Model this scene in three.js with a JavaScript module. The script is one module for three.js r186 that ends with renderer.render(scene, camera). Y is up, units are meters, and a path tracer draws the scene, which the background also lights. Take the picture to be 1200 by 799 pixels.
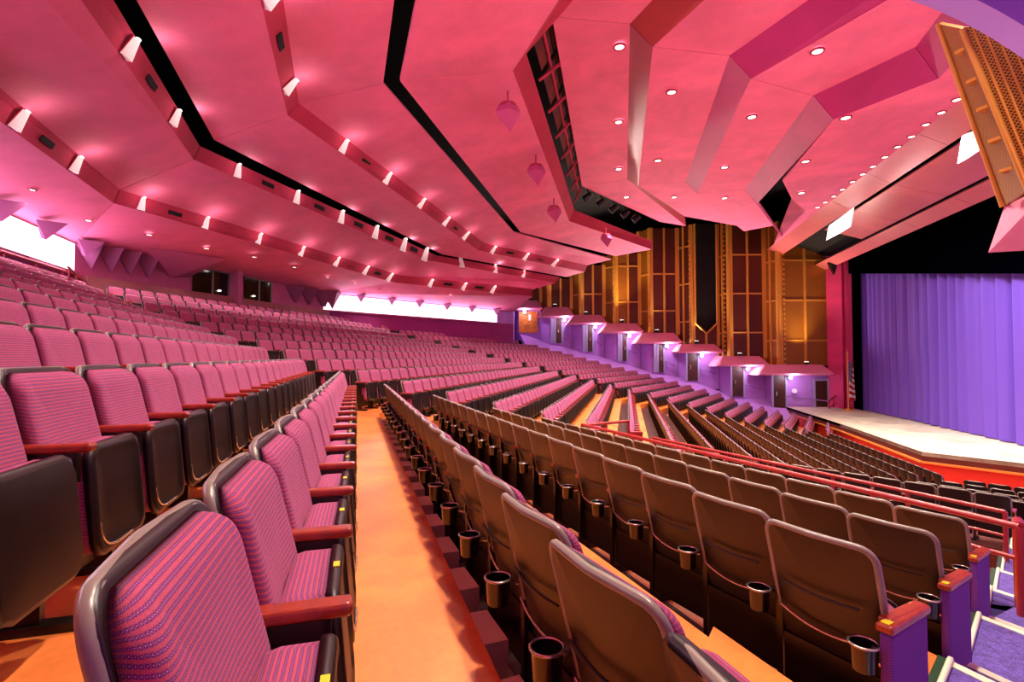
import * as THREE from 'three';
import { RoundedBoxGeometry } from 'three/addons/geometries/RoundedBoxGeometry.js';
import { ConvexGeometry } from 'three/addons/geometries/ConvexGeometry.js';
import { mergeGeometries } from 'three/addons/utils/BufferGeometryUtils.js';
import { RectAreaLightUniformsLib } from 'three/addons/lights/RectAreaLightUniformsLib.js';

// ---------------------------------------------------------------- camera, exposure
RectAreaLightUniformsLib.init();
const scene = new THREE.Scene();
scene.background = new THREE.Color(0x000000);
const renderer = new THREE.WebGLRenderer({ antialias: true });
renderer.toneMapping = THREE.LinearToneMapping;
renderer.toneMappingExposure = 0.38;
renderer.shadowMap.enabled = true;

const EYE = 1.15, FPX = 600, YAW = 12.7 * Math.PI / 180, TILT = Math.atan(18.5 / 600);
const CS = Math.cos(YAW), SN = Math.sin(YAW);
const camera = new THREE.PerspectiveCamera(2 * Math.atan(399.5 / FPX) * 180 / Math.PI, 1200 / 799, 0.05, 300);
camera.position.set(0, EYE, 0);
camera.lookAt(-SN * Math.cos(TILT), EYE + Math.sin(TILT), -CS * Math.cos(TILT));

// light levels (candela / nits), all in one place
const LUX = {
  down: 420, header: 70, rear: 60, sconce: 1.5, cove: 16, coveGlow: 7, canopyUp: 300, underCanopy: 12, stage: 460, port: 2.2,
};

// ---------------------------------------------------------------- frames of reference
// Hall axes: x = towards the stage, y = up, z = minus the distance across the house.
const V = (x, y, z) => new THREE.Vector3(x, y, z);
const cam = (L, D, H) => V(CS * L - SN * D, EYE + H, -(SN * L + CS * D));          // right, forward, above the eye
const hall = (s, u, H) => V(s, EYE + H, -u);
function ray(x, y) {
  const a = (x - 600) / FPX, b = (399.5 - y) / FPX;
  return [a, Math.cos(TILT) - b * Math.sin(TILT), b * Math.cos(TILT) + Math.sin(TILT)];
}
const px = (x, y, D) => { const [l, d, h] = ray(x, y), k = D / d; return cam(l * k, D, h * k); };
const pxH = (x, y, H) => { const [l, d, h] = ray(x, y), k = H / h; return cam(l * k, d * k, H); };
function proj(p) {
  const L = CS * p.x - SN * p.z, D = -SN * p.x - CS * p.z, H = p.y - EYE;
  const d = D * Math.cos(TILT) + H * Math.sin(TILT), h = H * Math.cos(TILT) - D * Math.sin(TILT);
  return [600 + FPX * L / d, 399.5 - FPX * h / d, d];
}
let seed = 7;
const rnd = () => ((seed = (seed * 1664525 + 1013904223) >>> 0) / 4294967296);
const lerp = (a, b, t) => a + (b - a) * t;
function table(rows, k) {                                       // piecewise linear through [k, value]
  for (let i = 0; i < rows.length - 1; i++) if (k <= rows[i + 1][0] || i === rows.length - 2) {
    const [a, va] = rows[i], [b, vb] = rows[i + 1];
    return va + (vb - va) * (k - a) / (b - a);
  }
}

// ---------------------------------------------------------------- textures and materials
function noiseTexture(size, fn, srgb = true, rep = 1) {
  const d = new Uint8Array(size * size * 4);
  for (let j = 0; j < size; j++) for (let i = 0; i < size; i++) {
    const c = fn(i / size, j / size), o = (j * size + i) * 4;
    d[o] = Math.max(0, Math.min(255, c[0])); d[o + 1] = Math.max(0, Math.min(255, c[1])); d[o + 2] = Math.max(0, Math.min(255, c[2])); d[o + 3] = 255;
  }
  const t = new THREE.DataTexture(d, size, size);
  t.wrapS = t.wrapT = THREE.RepeatWrapping; t.magFilter = THREE.LinearFilter; t.minFilter = THREE.LinearMipmapLinearFilter; t.generateMipmaps = true;
  if (srgb) t.colorSpace = THREE.SRGBColorSpace;
  t.repeat.set(rep, rep); t.needsUpdate = true;
  return t;
}
function tileNoise(n, s) {                                      // periodic value noise
  let q = s; const r = () => ((q = (q * 1103515245 + 12345) >>> 0) / 4294967296);
  const g = Array.from({ length: n * n }, r);
  return (u, v) => {
    const x = u * n, y = v * n, i = Math.floor(x), j = Math.floor(y), fx = x - i, fy = y - j, sx = fx * fx * (3 - 2 * fx), sy = fy * fy * (3 - 2 * fy);
    const at = (a, b) => g[((b % n + n) % n) * n + ((a % n + n) % n)];
    return lerp(lerp(at(i, j), at(i + 1, j), sx), lerp(at(i, j + 1), at(i + 1, j + 1), sx), sy);
  };
}
const n4 = tileNoise(4, 11), n9 = tileNoise(9, 23), n24 = tileNoise(24, 5), n64 = tileNoise(64, 9), n128 = tileNoise(128, 31);
const shade = (c, k) => [c[0] * k, c[1] * k, c[2] * k];
const plasterTex = (c, amp, rep) => noiseTexture(512, (u, v) => shade(c, 1 + amp * ((n4(u, v) - .5) * .7 + (n9(u, v) - .5) * .8 + (n24(u, v) - .5) * .5 + (n128(u, v) - .5) * .3)), true, rep);
const std = (o) => new THREE.MeshStandardMaterial({ roughness: .8, metalness: 0, side: THREE.DoubleSide, ...o });
const phy = (o) => new THREE.MeshPhysicalMaterial({ roughness: .8, metalness: 0, side: THREE.DoubleSide, ...o });

const fabricTex = noiseTexture(512, (u, v) => {                  // 10 cm tile: fine dotted rows on a rose weave
  const row = v * 8, r = row - Math.floor(row), i = Math.floor(row);
  const col = u * 16 + (i % 2) * .5, c = col - Math.floor(col);
  const dy = Math.abs(r - .5), dx = Math.abs(c - .5);
  let k = [196, 86, 108];
  if (dy < .30) k = [166, 70, 112];
  if (dy < .22 && dx < .32) k = [94, 50, 120];
  if (dy < .08 && dx < .10) k = [214, 150, 190];
  return shade(k, .86 + .28 * n128(u, v));
}, true, 1 / .10);
const fabricBump = noiseTexture(256, (u, v) => { const a = 128 + 70 * Math.sin(u * 2 * Math.PI * 48) * Math.sin(v * 2 * Math.PI * 48) + 50 * (n64(u, v) - .5); return [a, a, a]; }, false, 1 / .12);
const sideFabricTex = noiseTexture(256, (u, v) => shade([112, 60, 150], .8 + .4 * n128(u, v) + (Math.floor(v * 12) % 2 ? .12 : -.06)), true, 1 / .12);
const orangeTex = plasterTex([240, 128, 56], .26, 1 / 3.1);
const carpetTex = noiseTexture(512, (u, v) => shade([98, 78, 156], .72 + .5 * n128(u, v) + .25 * (n24(u, v) - .5)), true, 1 / .6);
const woodTex = noiseTexture(256, (u, v) => { const g = n9(u * .25, v) * .5 + .35 * Math.sin((v * 6 + n4(u, v) * 1.6) * 2 * Math.PI) * .3 + n64(u * .2, v) * .3; return shade([168, 52, 20], .62 + g * .7); }, true, 1 / .25);
const meshTex = noiseTexture(256, (u, v) => {                    // fine woven bronze screen
  const a = Math.abs(Math.sin((u + v) * Math.PI * 24)), b = Math.abs(Math.sin((u - v) * Math.PI * 24));
  const k = (a < .3 || b < .3) ? 1.35 : .62;
  return shade([104, 46, 26], k * (.85 + .3 * n24(u, v)));
}, true, 1 / .5);
const stageTex = plasterTex([204, 194, 168], .16, 1 / 3);

const M = {
  ceil: std({ map: plasterTex([230, 110, 150], .09, 1 / 6), roughness: .75 }),
  beam: std({ map: plasterTex([176, 44, 78], .10, 1 / 5), roughness: .9 }),
  beamMagenta: std({ map: plasterTex([184, 50, 126], .08, 1 / 5), roughness: .5 }),
  beamGloss: phy({ map: plasterTex([158, 36, 62], .08, 1 / 5), roughness: .3, clearcoat: .4, clearcoatRoughness: .25 }),
  rearWall: std({ map: plasterTex([176, 84, 128], .1, 1 / 4) }),
  purpleWall: std({ map: plasterTex([196, 140, 226], .08, 1 / 4), roughness: .7 }),
  pinkWall: std({ map: plasterTex([214, 58, 122], .08, 1 / 4), roughness: .7 }),
  violet: std({ color: 0x6a3aa8, roughness: .55 }),
  violetPale: std({ color: 0xa27ac4, roughness: .5 }),
  parapet: std({ map: plasterTex([150, 84, 92], .1, 1 / 3) }),
  black: std({ color: 0x060404, roughness: .9 }),
  void: std({ color: 0x050303, roughness: 1 }),
  orange: phy({ map: orangeTex, roughness: .42, clearcoat: .25, clearcoatRoughness: .35 }),
  concrete: std({ map: plasterTex([226, 190, 140], .2, 1 / 1.3), roughness: .7 }),
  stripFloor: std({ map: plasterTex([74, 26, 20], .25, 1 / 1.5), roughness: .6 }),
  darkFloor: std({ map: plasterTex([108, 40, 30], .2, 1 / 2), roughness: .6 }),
  carpet: std({ map: carpetTex, roughness: 1, bumpMap: carpetTex, bumpScale: .004 }),
  nosing: std({ color: 0xe8ecca, roughness: .5 }),
  trimGreen: std({ color: 0x2e4a34, roughness: .4 }),
  fabric: phy({ map: fabricTex, bumpMap: fabricBump, bumpScale: .0012, roughness: .95, sheen: .5, sheenRoughness: .5, sheenColor: new THREE.Color(.9, .45, .7) }),
  fabricPlain: std({ color: 0xc45a78, roughness: .95 }),
  sideFabric: std({ map: sideFabricTex, roughness: .95 }),
  shell: phy({ color: 0x170705, roughness: .45, clearcoat: .18, clearcoatRoughness: .35 }),
  shellRim: phy({ color: 0x8a8474, roughness: .3, clearcoat: .3, clearcoatRoughness: .3 }),  // dark olive rim paled: the edge highlight is put into the colour
  standard: phy({ color: 0x140d0b, roughness: .35 }),
  cup: phy({ color: 0x120c0a, roughness: .25, clearcoat: .4 }),
  metal: std({ color: 0xd8d2c4, roughness: .25, metalness: .9 }),
  wood: phy({ map: woodTex, roughness: .3, clearcoat: .7, clearcoatRoughness: .15 }),
  yellow: std({ color: 0xe8d81a, roughness: .5 }),
  cream: std({ color: 0xf0d8ac, roughness: .6 }),
  gold: std({ color: 0xe6a844, roughness: .4, metalness: .3 }),
  bronze: std({ map: meshTex, roughness: .45, metalness: .35 }),
  screenLit: std({ map: noiseTexture(256, (u, v) => { const a = Math.abs(Math.sin((u + v) * Math.PI * 24)), b = Math.abs(Math.sin((u - v) * Math.PI * 24)); return shade([178, 112, 34], ((a < .3 || b < .3) ? 1.15 : .7) * (.85 + .3 * n24(u, v))); }, true, 1 / .5), roughness: .45, metalness: .3 }),  // lit copy of the bronze screen, uplight glow put into the colour
  goldMesh: std({ map: noiseTexture(256, (u, v) => { const a = Math.abs(Math.sin((u + v) * Math.PI * 12)), b = Math.abs(Math.sin((u - v) * Math.PI * 12)); return shade([214, 142, 40], (a < .35 || b < .35) ? 1 : .34); }, true, 1 / .6), roughness: .4, metalness: .45 }),
  doorWood: std({ map: plasterTex([70, 34, 24], .3, 1 / 1.2), roughness: .5 }),
  doorOak: std({ map: plasterTex([196, 112, 28], .25, 1 / 1.2), roughness: .5 }),
  canopy: std({ map: plasterTex([240, 150, 176], .06, 1 / 3), roughness: .7 }),
  jamb: std({ color: 0xa49cc0, roughness: .6 }),
  redRail: phy({ color: 0xa32424, roughness: .35, clearcoat: .4, clearcoatRoughness: .2 }),
  redPaint: std({ color: 0xb01c14, roughness: .5 }),
  stage: std({ map: stageTex, roughness: .55 }),
  stageEdge: std({ color: 0x52180c, roughness: .5 }),
  amber: std({ color: 0xe08038, roughness: .4 }),
  curtain: phy({ color: 0x6a48b4, roughness: .9, sheen: .4, sheenRoughness: .5, sheenColor: new THREE.Color(.6, .45, .9) }),
  velvetBlack: phy({ color: 0x010103, roughness: 1, specularIntensity: 0 }),
  glass: phy({ color: 0x0b0b0c, roughness: .06 }),
  window: std({ color: 0x7c6a70, roughness: .4, metalness: .5 }),
  white: std({ color: 0xf2ecec, roughness: .6 }),
  header: phy({ map: plasterTex([206, 110, 116], .06, 1 / 5), roughness: .28, clearcoat: .5, clearcoatRoughness: .2 }),
  speaker: std({ color: 0xc04a86, roughness: .6 }),
  glowWarm: std({ color: 0xffffff, emissive: new THREE.Color(1, .93, .8), emissiveIntensity: 9 }),
  glowCool: std({ color: 0xffffff, emissive: new THREE.Color(.85, .95, 1), emissiveIntensity: 9 }),
  glowCove: std({ color: 0xffffff, emissive: new THREE.Color(1, .86, 1), emissiveIntensity: LUX.coveGlow }),
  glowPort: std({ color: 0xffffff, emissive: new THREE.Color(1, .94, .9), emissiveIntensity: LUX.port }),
};

// ---------------------------------------------------------------- helpers
const ORD = ['', 'first', 'second', 'third', 'fourth', 'fifth', 'sixth', 'seventh', 'eighth', 'ninth', 'tenth', 'eleventh', 'twelfth', 'thirteenth', 'fourteenth', 'fifteenth', 'sixteenth', 'seventeenth', 'eighteenth', 'nineteenth', 'twentieth'];
const ord = (n) => ORD[n] ?? (n < 30 ? 'twenty-' + ORD[n - 20] : n === 30 ? 'thirtieth' : n < 40 ? 'thirty-' + ORD[n - 30] : 'fortieth');
const taken = {};
function numbered(n) { const k = taken[n] = (taken[n] ?? -1) + 1; return k ? n + '_' + String(k).padStart(3, '0') : n; }
function mesh(name, g, m, parent) {
  const o = new THREE.Mesh(g, m); o.castShadow = o.receiveShadow = true;
  o.name = parent ? name : numbered(name); (parent ?? scene).add(o); return o;
}
function group(name, pos) { const o = new THREE.Group(); o.name = numbered(name); if (pos) o.position.copy(pos); scene.add(o); return o; }
function tag(o, label, category, grp) { o.userData.label = label; o.userData.category = category; if (grp) o.userData.group = grp; return o; }
function structure(o, label, category) { o.userData.kind = 'structure'; if (label) { o.userData.label = label; o.userData.category = category; } return o; }

function fromTris(tris) {                                        // flat-shaded triangles with uv in metres
  const pos = [], uv = [], nor = [], a = V(), b = V(), n = V();
  for (const t of tris) {
    a.subVectors(t[1], t[0]); b.subVectors(t[2], t[0]); n.crossVectors(a, b).normalize();
    const ax = Math.abs(n.x), ay = Math.abs(n.y), az = Math.abs(n.z);
    for (const p of t) {
      pos.push(p.x, p.y, p.z); nor.push(n.x, n.y, n.z);
      if (ay >= ax && ay >= az) uv.push(p.x, p.z); else if (ax >= az) uv.push(p.z, p.y); else uv.push(p.x, p.y);
    }
  }
  const g = new THREE.BufferGeometry();
  g.setAttribute('position', new THREE.Float32BufferAttribute(pos, 3));
  g.setAttribute('normal', new THREE.Float32BufferAttribute(nor, 3));
  g.setAttribute('uv', new THREE.Float32BufferAttribute(uv, 2));
  return g;
}
function slab(pts, off) {                                        // convex polygon given thickness by the vector off
  const q = pts.map((p) => p.clone().add(off)), t = [], n = pts.length;
  const e1 = V().subVectors(pts[1], pts[0]), e2 = V().subVectors(pts[2], pts[0]);
  const flip = V().crossVectors(e1, e2).dot(off) > 0;
  const put = (a, b, c) => t.push(flip ? [a, c, b] : [a, b, c]);
  for (let i = 1; i < n - 1; i++) { put(pts[0], pts[i], pts[i + 1]); put(q[0], q[i + 1], q[i]); }
  for (let i = 0; i < n; i++) { const j = (i + 1) % n; put(pts[i], q[i], q[j]); put(pts[i], q[j], pts[j]); }
  return fromTris(t);
}
function box(w, h, d, x = 0, y = 0, z = 0) { return new THREE.BoxGeometry(w, h, d).translate(x, y, z); }
function rbox(w, h, d, r, x = 0, y = 0, z = 0, seg = 2) { return new RoundedBoxGeometry(w, h, d, seg, r).translate(x, y, z); }
function tube(pts, r, n = 6, seg) { return new THREE.TubeGeometry(new THREE.CatmullRomCurve3(pts, false, 'catmullrom', .1), seg ?? Math.max(1, (pts.length - 1) * 3), r, n); }
function bar(a, b, r, n = 8) {
  const d = V().subVectors(b, a), g = new THREE.CylinderGeometry(r, r, d.length(), n);
  g.applyQuaternion(new THREE.Quaternion().setFromUnitVectors(V(0, 1, 0), d.clone().normalize()));
  return g.translate((a.x + b.x) / 2, (a.y + b.y) / 2, (a.z + b.z) / 2);
}
function plain(gs) { return mergeGeometries(gs.map((g) => { const q = g.index ? g.toNonIndexed() : g; for (const k of Object.keys(q.attributes)) if (!['position', 'normal', 'uv'].includes(k)) q.deleteAttribute(k); return q; })); }
function board(a, b, h0, h1, thick, shift = 0) {                 // upright board from plan point a to b between heights (world y)
  const d = V(b.x - a.x, 0, b.z - a.z).normalize(), n = V(-d.z, 0, d.x);
  const p = [V(a.x, h0, a.z), V(b.x, h0, b.z), V(b.x, h1, b.z), V(a.x, h1, a.z)].map((v) => v.addScaledVector(n, shift));
  return slab(p, n.clone().multiplyScalar(thick));
}
function pillow(w, h, r, rings, n = 9, bend = null, ref = rings.length - 1) {           // rounded-rectangle solid: rings = [inset, depth] from back to front
  const out = [];
  for (const [cx, cy, a0] of [[1, 1, 0], [-1, 1, 90], [-1, -1, 180], [1, -1, 270]]) for (let i = 0; i < n; i++) {
    const a = (a0 + 90 * i / (n - 1)) * Math.PI / 180;
    out.push([cx * (w / 2 - r), cy * (h / 2 - r), Math.cos(a), Math.sin(a)]);
  }
  const m = out.length, pos = [], idx = [];
  for (const [ins, z] of rings) for (const [bx, by, c, s] of out) {
    const rr = r - ins; let x = bx + c * rr, y = by + s * rr;
    if (rr < 0) { x = bx * (1 + rr / (w / 2 - r)); y = by * (1 + rr / (h / 2 - r)); }
    pos.push(x, y, z);
  }
  const R = rings.length, c0 = R * m, c1 = c0 + 1;
  pos.push(0, 0, rings[0][1], 0, 0, rings[R - 1][1]);
  for (let k = 0; k < R - 1; k++) for (let i = 0; i < m; i++) {
    const j = (i + 1) % m, a = k * m + i, b = k * m + j, c = a + m, d = b + m;
    idx.push(a, b, d, a, d, c);
  }
  for (let i = 0; i < m; i++) { const j = (i + 1) % m; idx.push(c0, j, i, c1, (R - 1) * m + i, (R - 1) * m + j); }
  const g = new THREE.BufferGeometry(), uv = [], arc = rings.map(() => 0);   // texture runs round the edges at true length
  const step = (a, b) => Math.hypot(rings[a][0] - rings[b][0], rings[a][1] - rings[b][1]);
  for (let k = ref - 1; k >= 0; k--) arc[k] = arc[k + 1] + step(k, k + 1);
  for (let k = ref + 1; k < R; k++) arc[k] = arc[k - 1] + step(k, k - 1);
  for (let k = 0; k < R; k++) for (let i = 0; i < m; i++) { const f = (ref * m + i) * 3; uv.push(pos[f] + out[i][2] * arc[k], pos[f + 1] + out[i][3] * arc[k]); }
  uv.push(0, 0, 0, 0);
  if (bend) for (let i = 0; i < pos.length; i += 3) { const q = bend(pos[i], pos[i + 1], pos[i + 2]); pos[i] = q[0]; pos[i + 1] = q[1]; pos[i + 2] = q[2]; }
  g.setAttribute('position', new THREE.Float32BufferAttribute(pos, 3));
  g.setAttribute('uv', new THREE.Float32BufferAttribute(uv, 2));
  g.setIndex(idx); g.computeVertexNormals();
  return g;
}
const UP = (h) => V(0, h, 0);
const spot = (p, target, color, cd, angle, penumbra = .6, radius = 3) => {
  const l = new THREE.SpotLight(color, cd, 0, angle, penumbra, 2); l.position.copy(p); l.target.position.copy(target);
  l.castShadow = true; l.shadow.radius = radius; l.shadow.mapSize.set(512, 512); scene.add(l, l.target); return l;
};
const point = (p, color, cd, radius = 3) => { const l = new THREE.PointLight(color, cd, 0, 2); l.position.copy(p); l.castShadow = true; l.shadow.radius = radius; scene.add(l); return l; };
function area(p, look, w, h, color, nits) { const l = new THREE.RectAreaLight(color, nits, w, h); l.position.copy(p); l.lookAt(look); scene.add(l); return l; }

// ================================================================ THE HALL: seating plan
const ROWS = []; for (let k = -9; k <= 17; k++) ROWS.push(k);
const topOf = (k) => k <= -6 ? 1.25 + (-6 - k) * .27 : table([[-5, .9], [-4, .66], [0, -.28], [12, -3.1], [13, -3.24], [14, -3.35], [15, -3.43], [16, -3.5], [17, -3.5]], k);
const floorOf = (k) => topOf(k) - .87;
const sOf = (k) => table([[-9, -14.75], [-6, -12.0], [-5, -10.52], [0, -5.75], [9, 2.85], [17, 9.9]], k);
const u1Of = (k) => table([[-9, 11.3], [-4, 10.1], [-2, 9.6], [0, 9.45], [2, 9.85], [4, 10.7], [9, 13.05], [12, 14.9], [16, 17.3], [17, 17.8]], k);
const u2Of = (k) => table([[-9, 26.0], [-5, 27.0], [0, 27.8], [4, 28.6], [9, 27.8], [17, 26.7]], k);
const dirCam = (deg) => { const a = deg * Math.PI / 180; return cam(Math.sin(a), Math.cos(a), 0).sub(cam(0, 0, 0)); };
const K1 = (k) => hall(sOf(k), u1Of(k), floorOf(k)), K2 = (k) => hall(sOf(k), u2Of(k), floorOf(k));
const nearEndCam = { 1: [.55, .45], 2: [1.5, 1.88], 3: [2.46, 2.76], 4: [3.5, 3.75], 5: [4.45, 4.7] };
function nearEnd(k) {
  const H = floorOf(k), a = K1(k);
  if (k >= 1 && k <= 5) return cam(...nearEndCam[k], H);
  if (k === 0) { const d = cam(-.61, .81, H).sub(a).normalize(); return a.clone().addScaledVector(d, 10.6); }
  if (k >= 9) { const d = dirCam(-41); return a.clone().addScaledVector(d, -table([[9, 4.55], [16, 2.3], [17, 2]], k)); }
  const d = dirCam(table([[-9, -19.5], [-4, -18], [-1, -16.4]], k));
  return a.clone().addScaledVector(d, -(table([[-9, 15], [-1, 11.6]], k)));
}
function farEnd(k) {
  const d = dirCam(table([[-9, 30], [-3, 31.5], [9, 32.4], [17, 32.4]], k));
  return K2(k).addScaledVector(d, table([[-9, 13.2], [-5, 12.4], [0, 11.4], [5, 10.6], [9, 9.6], [12, 8.6], [16, 6.6], [17, 6.2]], k));
}
const rowLine = {}; for (const k of ROWS) rowLine[k] = [nearEnd(k), K1(k), K2(k), farEnd(k)];
const edge = (k) => rowLine[k].map((p) => p.clone().add(V(k === 1 ? -.17 : k >= 2 ? -.31 : -.22, 0, 0)));
const hasNear = (k) => k <= 4 || k >= 9;

// floor treads
const floorGroup = structure(group('floor'), 'orange sealed concrete floor stepping down between the rows of seats', 'floor');
for (const k of ROWS.slice(0, -1)) {
  const a = edge(k), b = edge(k + 1), y = EYE + floorOf(k);
  for (let i = 0; i < 3; i++) {
    if (i === 0 && !hasNear(k)) continue;
    let b0 = b[i], a0 = a[i];
    if (i === 0 && k === 4) b0 = cam(4.2, 4.35, 0);
    if (i === 0 && (k < 0)) b0 = rowLine[k + 1][0].clone().add(V(-.22, 0, 0));
    const p = [a0, a[i + 1], b[i + 1], b0].map((v) => V(v.x, y, v.z));
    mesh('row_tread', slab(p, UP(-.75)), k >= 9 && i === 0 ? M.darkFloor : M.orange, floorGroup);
  }
}
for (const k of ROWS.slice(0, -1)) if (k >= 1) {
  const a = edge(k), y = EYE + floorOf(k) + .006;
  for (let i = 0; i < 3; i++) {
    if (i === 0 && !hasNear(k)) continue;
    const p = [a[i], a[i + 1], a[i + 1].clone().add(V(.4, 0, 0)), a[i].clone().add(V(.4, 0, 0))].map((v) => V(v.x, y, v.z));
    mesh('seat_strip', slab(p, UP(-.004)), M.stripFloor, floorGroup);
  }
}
// front floor before the stage, vomitory floor, foundation
const FRONT = floorOf(16);
{
  const y = EYE + FRONT;
  mesh('front_floor', slab([V(8.6, y - .01, -40), V(14, y - .01, -40), V(14, y - .01, -8), V(8.6, y - .01, -8)], UP(-.4)), M.orange, floorGroup);
  const yv = EYE + floorOf(9) - .35;
  mesh('entry_ramp', slab([cam(1.2, 11.4, 0), cam(4.8, 13, 0), cam(10.6, 7.2, 0), cam(5.2, 3.0, 0)].map((p) => V(p.x, yv, p.z)), UP(-.3)), M.darkFloor, floorGroup);
  mesh('foundation', slab([V(-32, EYE - 6.4, 32), V(34, EYE - 6.4, 32), V(34, EYE - 6.4, -50), V(-32, EYE - 6.4, -50)], UP(-.4)), M.void, floorGroup);
}

// ================================================================ CEILING
// Every edge: height above the eye and image points of near end, first bend, second bend, far end.
function edgeOf(H, near, k1, k2, far, reach = 24, past = .8) {
  const n = pxH(...near, H), a = pxH(...k1, H), b = pxH(...k2, H), f = pxH(...far, H);
  const nd = V().subVectors(n, a).normalize(), fd = V().subVectors(f, b).normalize();
  return [a.clone().addScaledVector(nd, reach), a, b, f.clone().addScaledVector(fd, past)];
}
const C = {
  b1lo: edgeOf(3.93, [0, 142], [133, 238], [462, 331], [613, 346]),
  b1hi: edgeOf(4.30, [0, 103], [140, 222], [467, 322], [613, 338]),
  b2lo: edgeOf(5.06, [95, 0], [227, 187], [502, 305], [643, 330]),
  b2hi: edgeOf(5.45, [133, 0], [234, 171], [511, 299], [647, 323]),
  s2hi: edgeOf(5.50, [160, 0], [251, 164], [518, 298], [655, 323]),
  b3lo: edgeOf(5.80, [307, 7], [337, 135], [560, 293], [677, 317]),
  b3hi: edgeOf(6.15, [333, 7], [350, 121], [568, 285], [680, 309]),
  s4lo: edgeOf(6.68, [462, 0], [449, 98], [602, 272], [710, 302]),
  s4hi: edgeOf(6.70, [488, 0], [469, 95], [610, 272], [713, 298]),
  mlo: edgeOf(7.2, [655, 0], [601, 83], [667, 259], [757, 290]),
  mhi: edgeOf(7.75, [672, 0], [617, 63], [673, 246], [758, 280]),
  nlo: edgeOf(8.75, [668, 0], [647, 20], [682, 218], [767, 257]),
  b5hi: edgeOf(8.85, [763, 0], [738, 28], [735, 210], [800, 262]),
  b5lo: edgeOf(8.55, [800, 23], [765, 55], [748, 217], [797, 250]),
  b6hi: edgeOf(8.60, [947, 0], [855, 65], [803, 213], [862, 262]),
  b6lo: edgeOf(8.05, [1033, 3], [880, 92], [817, 227], [868, 268]),
  b7hi: edgeOf(7.98, [1073, 55], [953, 112], [873, 222], [905, 262], 4, .6),
  b7lo: edgeOf(7.32, [1100, 92], [977, 140], [888, 238], [915, 276], 4, .6),
};
// the stage-side beam turns once more towards the near wall
C.b7hi[0] = pxH(1073, 55, 7.98); C.b7lo[0] = pxH(1100, 92, 7.32);
const ceiling = structure(group('ceiling'), 'pink plaster ceiling of angled panels stepping up towards the stage', 'ceiling');
const PANEL = ['near', 'middle', 'far'];
function strip(name, A, B, m, thick = .08, segs = [0, 1, 2], gap = .012, parent = ceiling) {
  const made = [];
  for (const i of segs) {
    const d = V().subVectors(A[i + 1], A[i]).normalize().multiplyScalar(gap);
    const p = [A[i].clone().add(d), A[i + 1].clone().sub(d), B[i + 1].clone().sub(d), B[i].clone().add(d)];
    made.push(mesh(name, fromTrisSolid(p, thick), m, parent));
  }
  return made;
}
function fromTrisSolid(p, thick) {
  const n = V().crossVectors(V().subVectors(p[2], p[0]), V().subVectors(p[3], p[1])).normalize();
  if (n.y < 0) n.negate();
  if (Math.abs(n.y) < .15) { if (n.x > 0) n.negate(); }          // fascias grow away from the stage
  return slab(p, n.multiplyScalar(thick));
}
// rear wall plan (three straight runs) and the low ceiling in front of it
const RW = (H) => {
  const a = hall(-15.6, 11.6, H), b = hall(-15.3, 23.6, H);
  return [a.clone().addScaledVector(dirCam(-19.3), -20), a, b, b.clone().addScaledVector(dirCam(41), 15)];
};
strip('ceiling_panel', RW(3.3), C.b1lo, M.ceil);
const fasciaOne = strip('beam_fascia', C.b1lo, C.b1hi, M.beam);
strip('ceiling_panel', C.b1hi, C.b2lo, M.ceil);
const fasciaTwo = strip('beam_fascia', C.b2lo, C.b2hi, M.beam);
strip('ceiling_panel', C.s2hi, C.b3lo, M.ceil);
const fasciaThree = strip('beam_fascia', C.b3lo, C.b3hi, M.beam);
strip('ceiling_panel', C.b3hi, C.s4lo, M.ceil);
strip('ceiling_panel', C.s4hi, C.mlo, M.ceil);
strip('beam_fascia', C.mlo, C.mhi, M.beam);
strip('ceiling_panel', C.nlo, C.b5hi, M.ceil);
strip('beam_fascia', C.b5hi, C.b5lo, M.beamGloss);
strip('ceiling_panel', C.b5lo, C.b6hi, M.ceil);
strip('beam_fascia', C.b6hi, C.b6lo, M.beamMagenta);
strip('ceiling_panel', C.b6lo, C.b7hi, M.ceil);
strip('beam_fascia', C.b7hi, C.b7lo, M.beamMagenta);
{ // near-end return of the last beam and the panel behind it
  const r0 = pxH(1073, 55, 7.98), r1 = pxH(1150, -40, 7.98), q0 = pxH(1100, 92, 7.32), q1 = pxH(1175, 10, 7.32);
  mesh('beam_fascia', fromTrisSolid([r0, r1, q1, q0], .08), M.beamMagenta, ceiling);
  const far = C.b6lo[0];
  mesh('ceiling_panel', slab([C.b6lo[1], far, r1, r0].map((p) => V(p.x, EYE + 8.03, p.z)), UP(.08)), M.ceil, ceiling);
}
// last panel down to the lit edge above the stage opening
const E1s = 9.6, E1h = 7.5;
const e1a = hall(E1s, 38.5, E1h), e1b = hall(E1s, 6, E1h);
{
  const H = 7.32, a0 = pxH(1130, 60, H), a1 = pxH(1100, 92, H), a2 = pxH(977, 140, H), a3 = pxH(917, 212, H), a4 = pxH(928, 235, H), a5 = pxH(944, 250, H);
  const at = (p) => { const t = (p.x - a2.x) / (E1s - a2.x); return V(p.x, EYE + lerp(H, E1h, Math.max(0, t)), p.z); };
  const fan = [a0, a1, a2, a3, a4, a5].map(at);
  const onE = (u) => hall(E1s, u, E1h);
  const us = [9, 14, -fan[2].z + 1, 26, 30, 37];
  for (let i = 0; i < 5; i++) mesh('ceiling_panel', slab([fan[i], fan[i + 1], onE(us[i + 1]), onE(us[i])], UP(.08)), M.ceil, ceiling);
}
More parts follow.
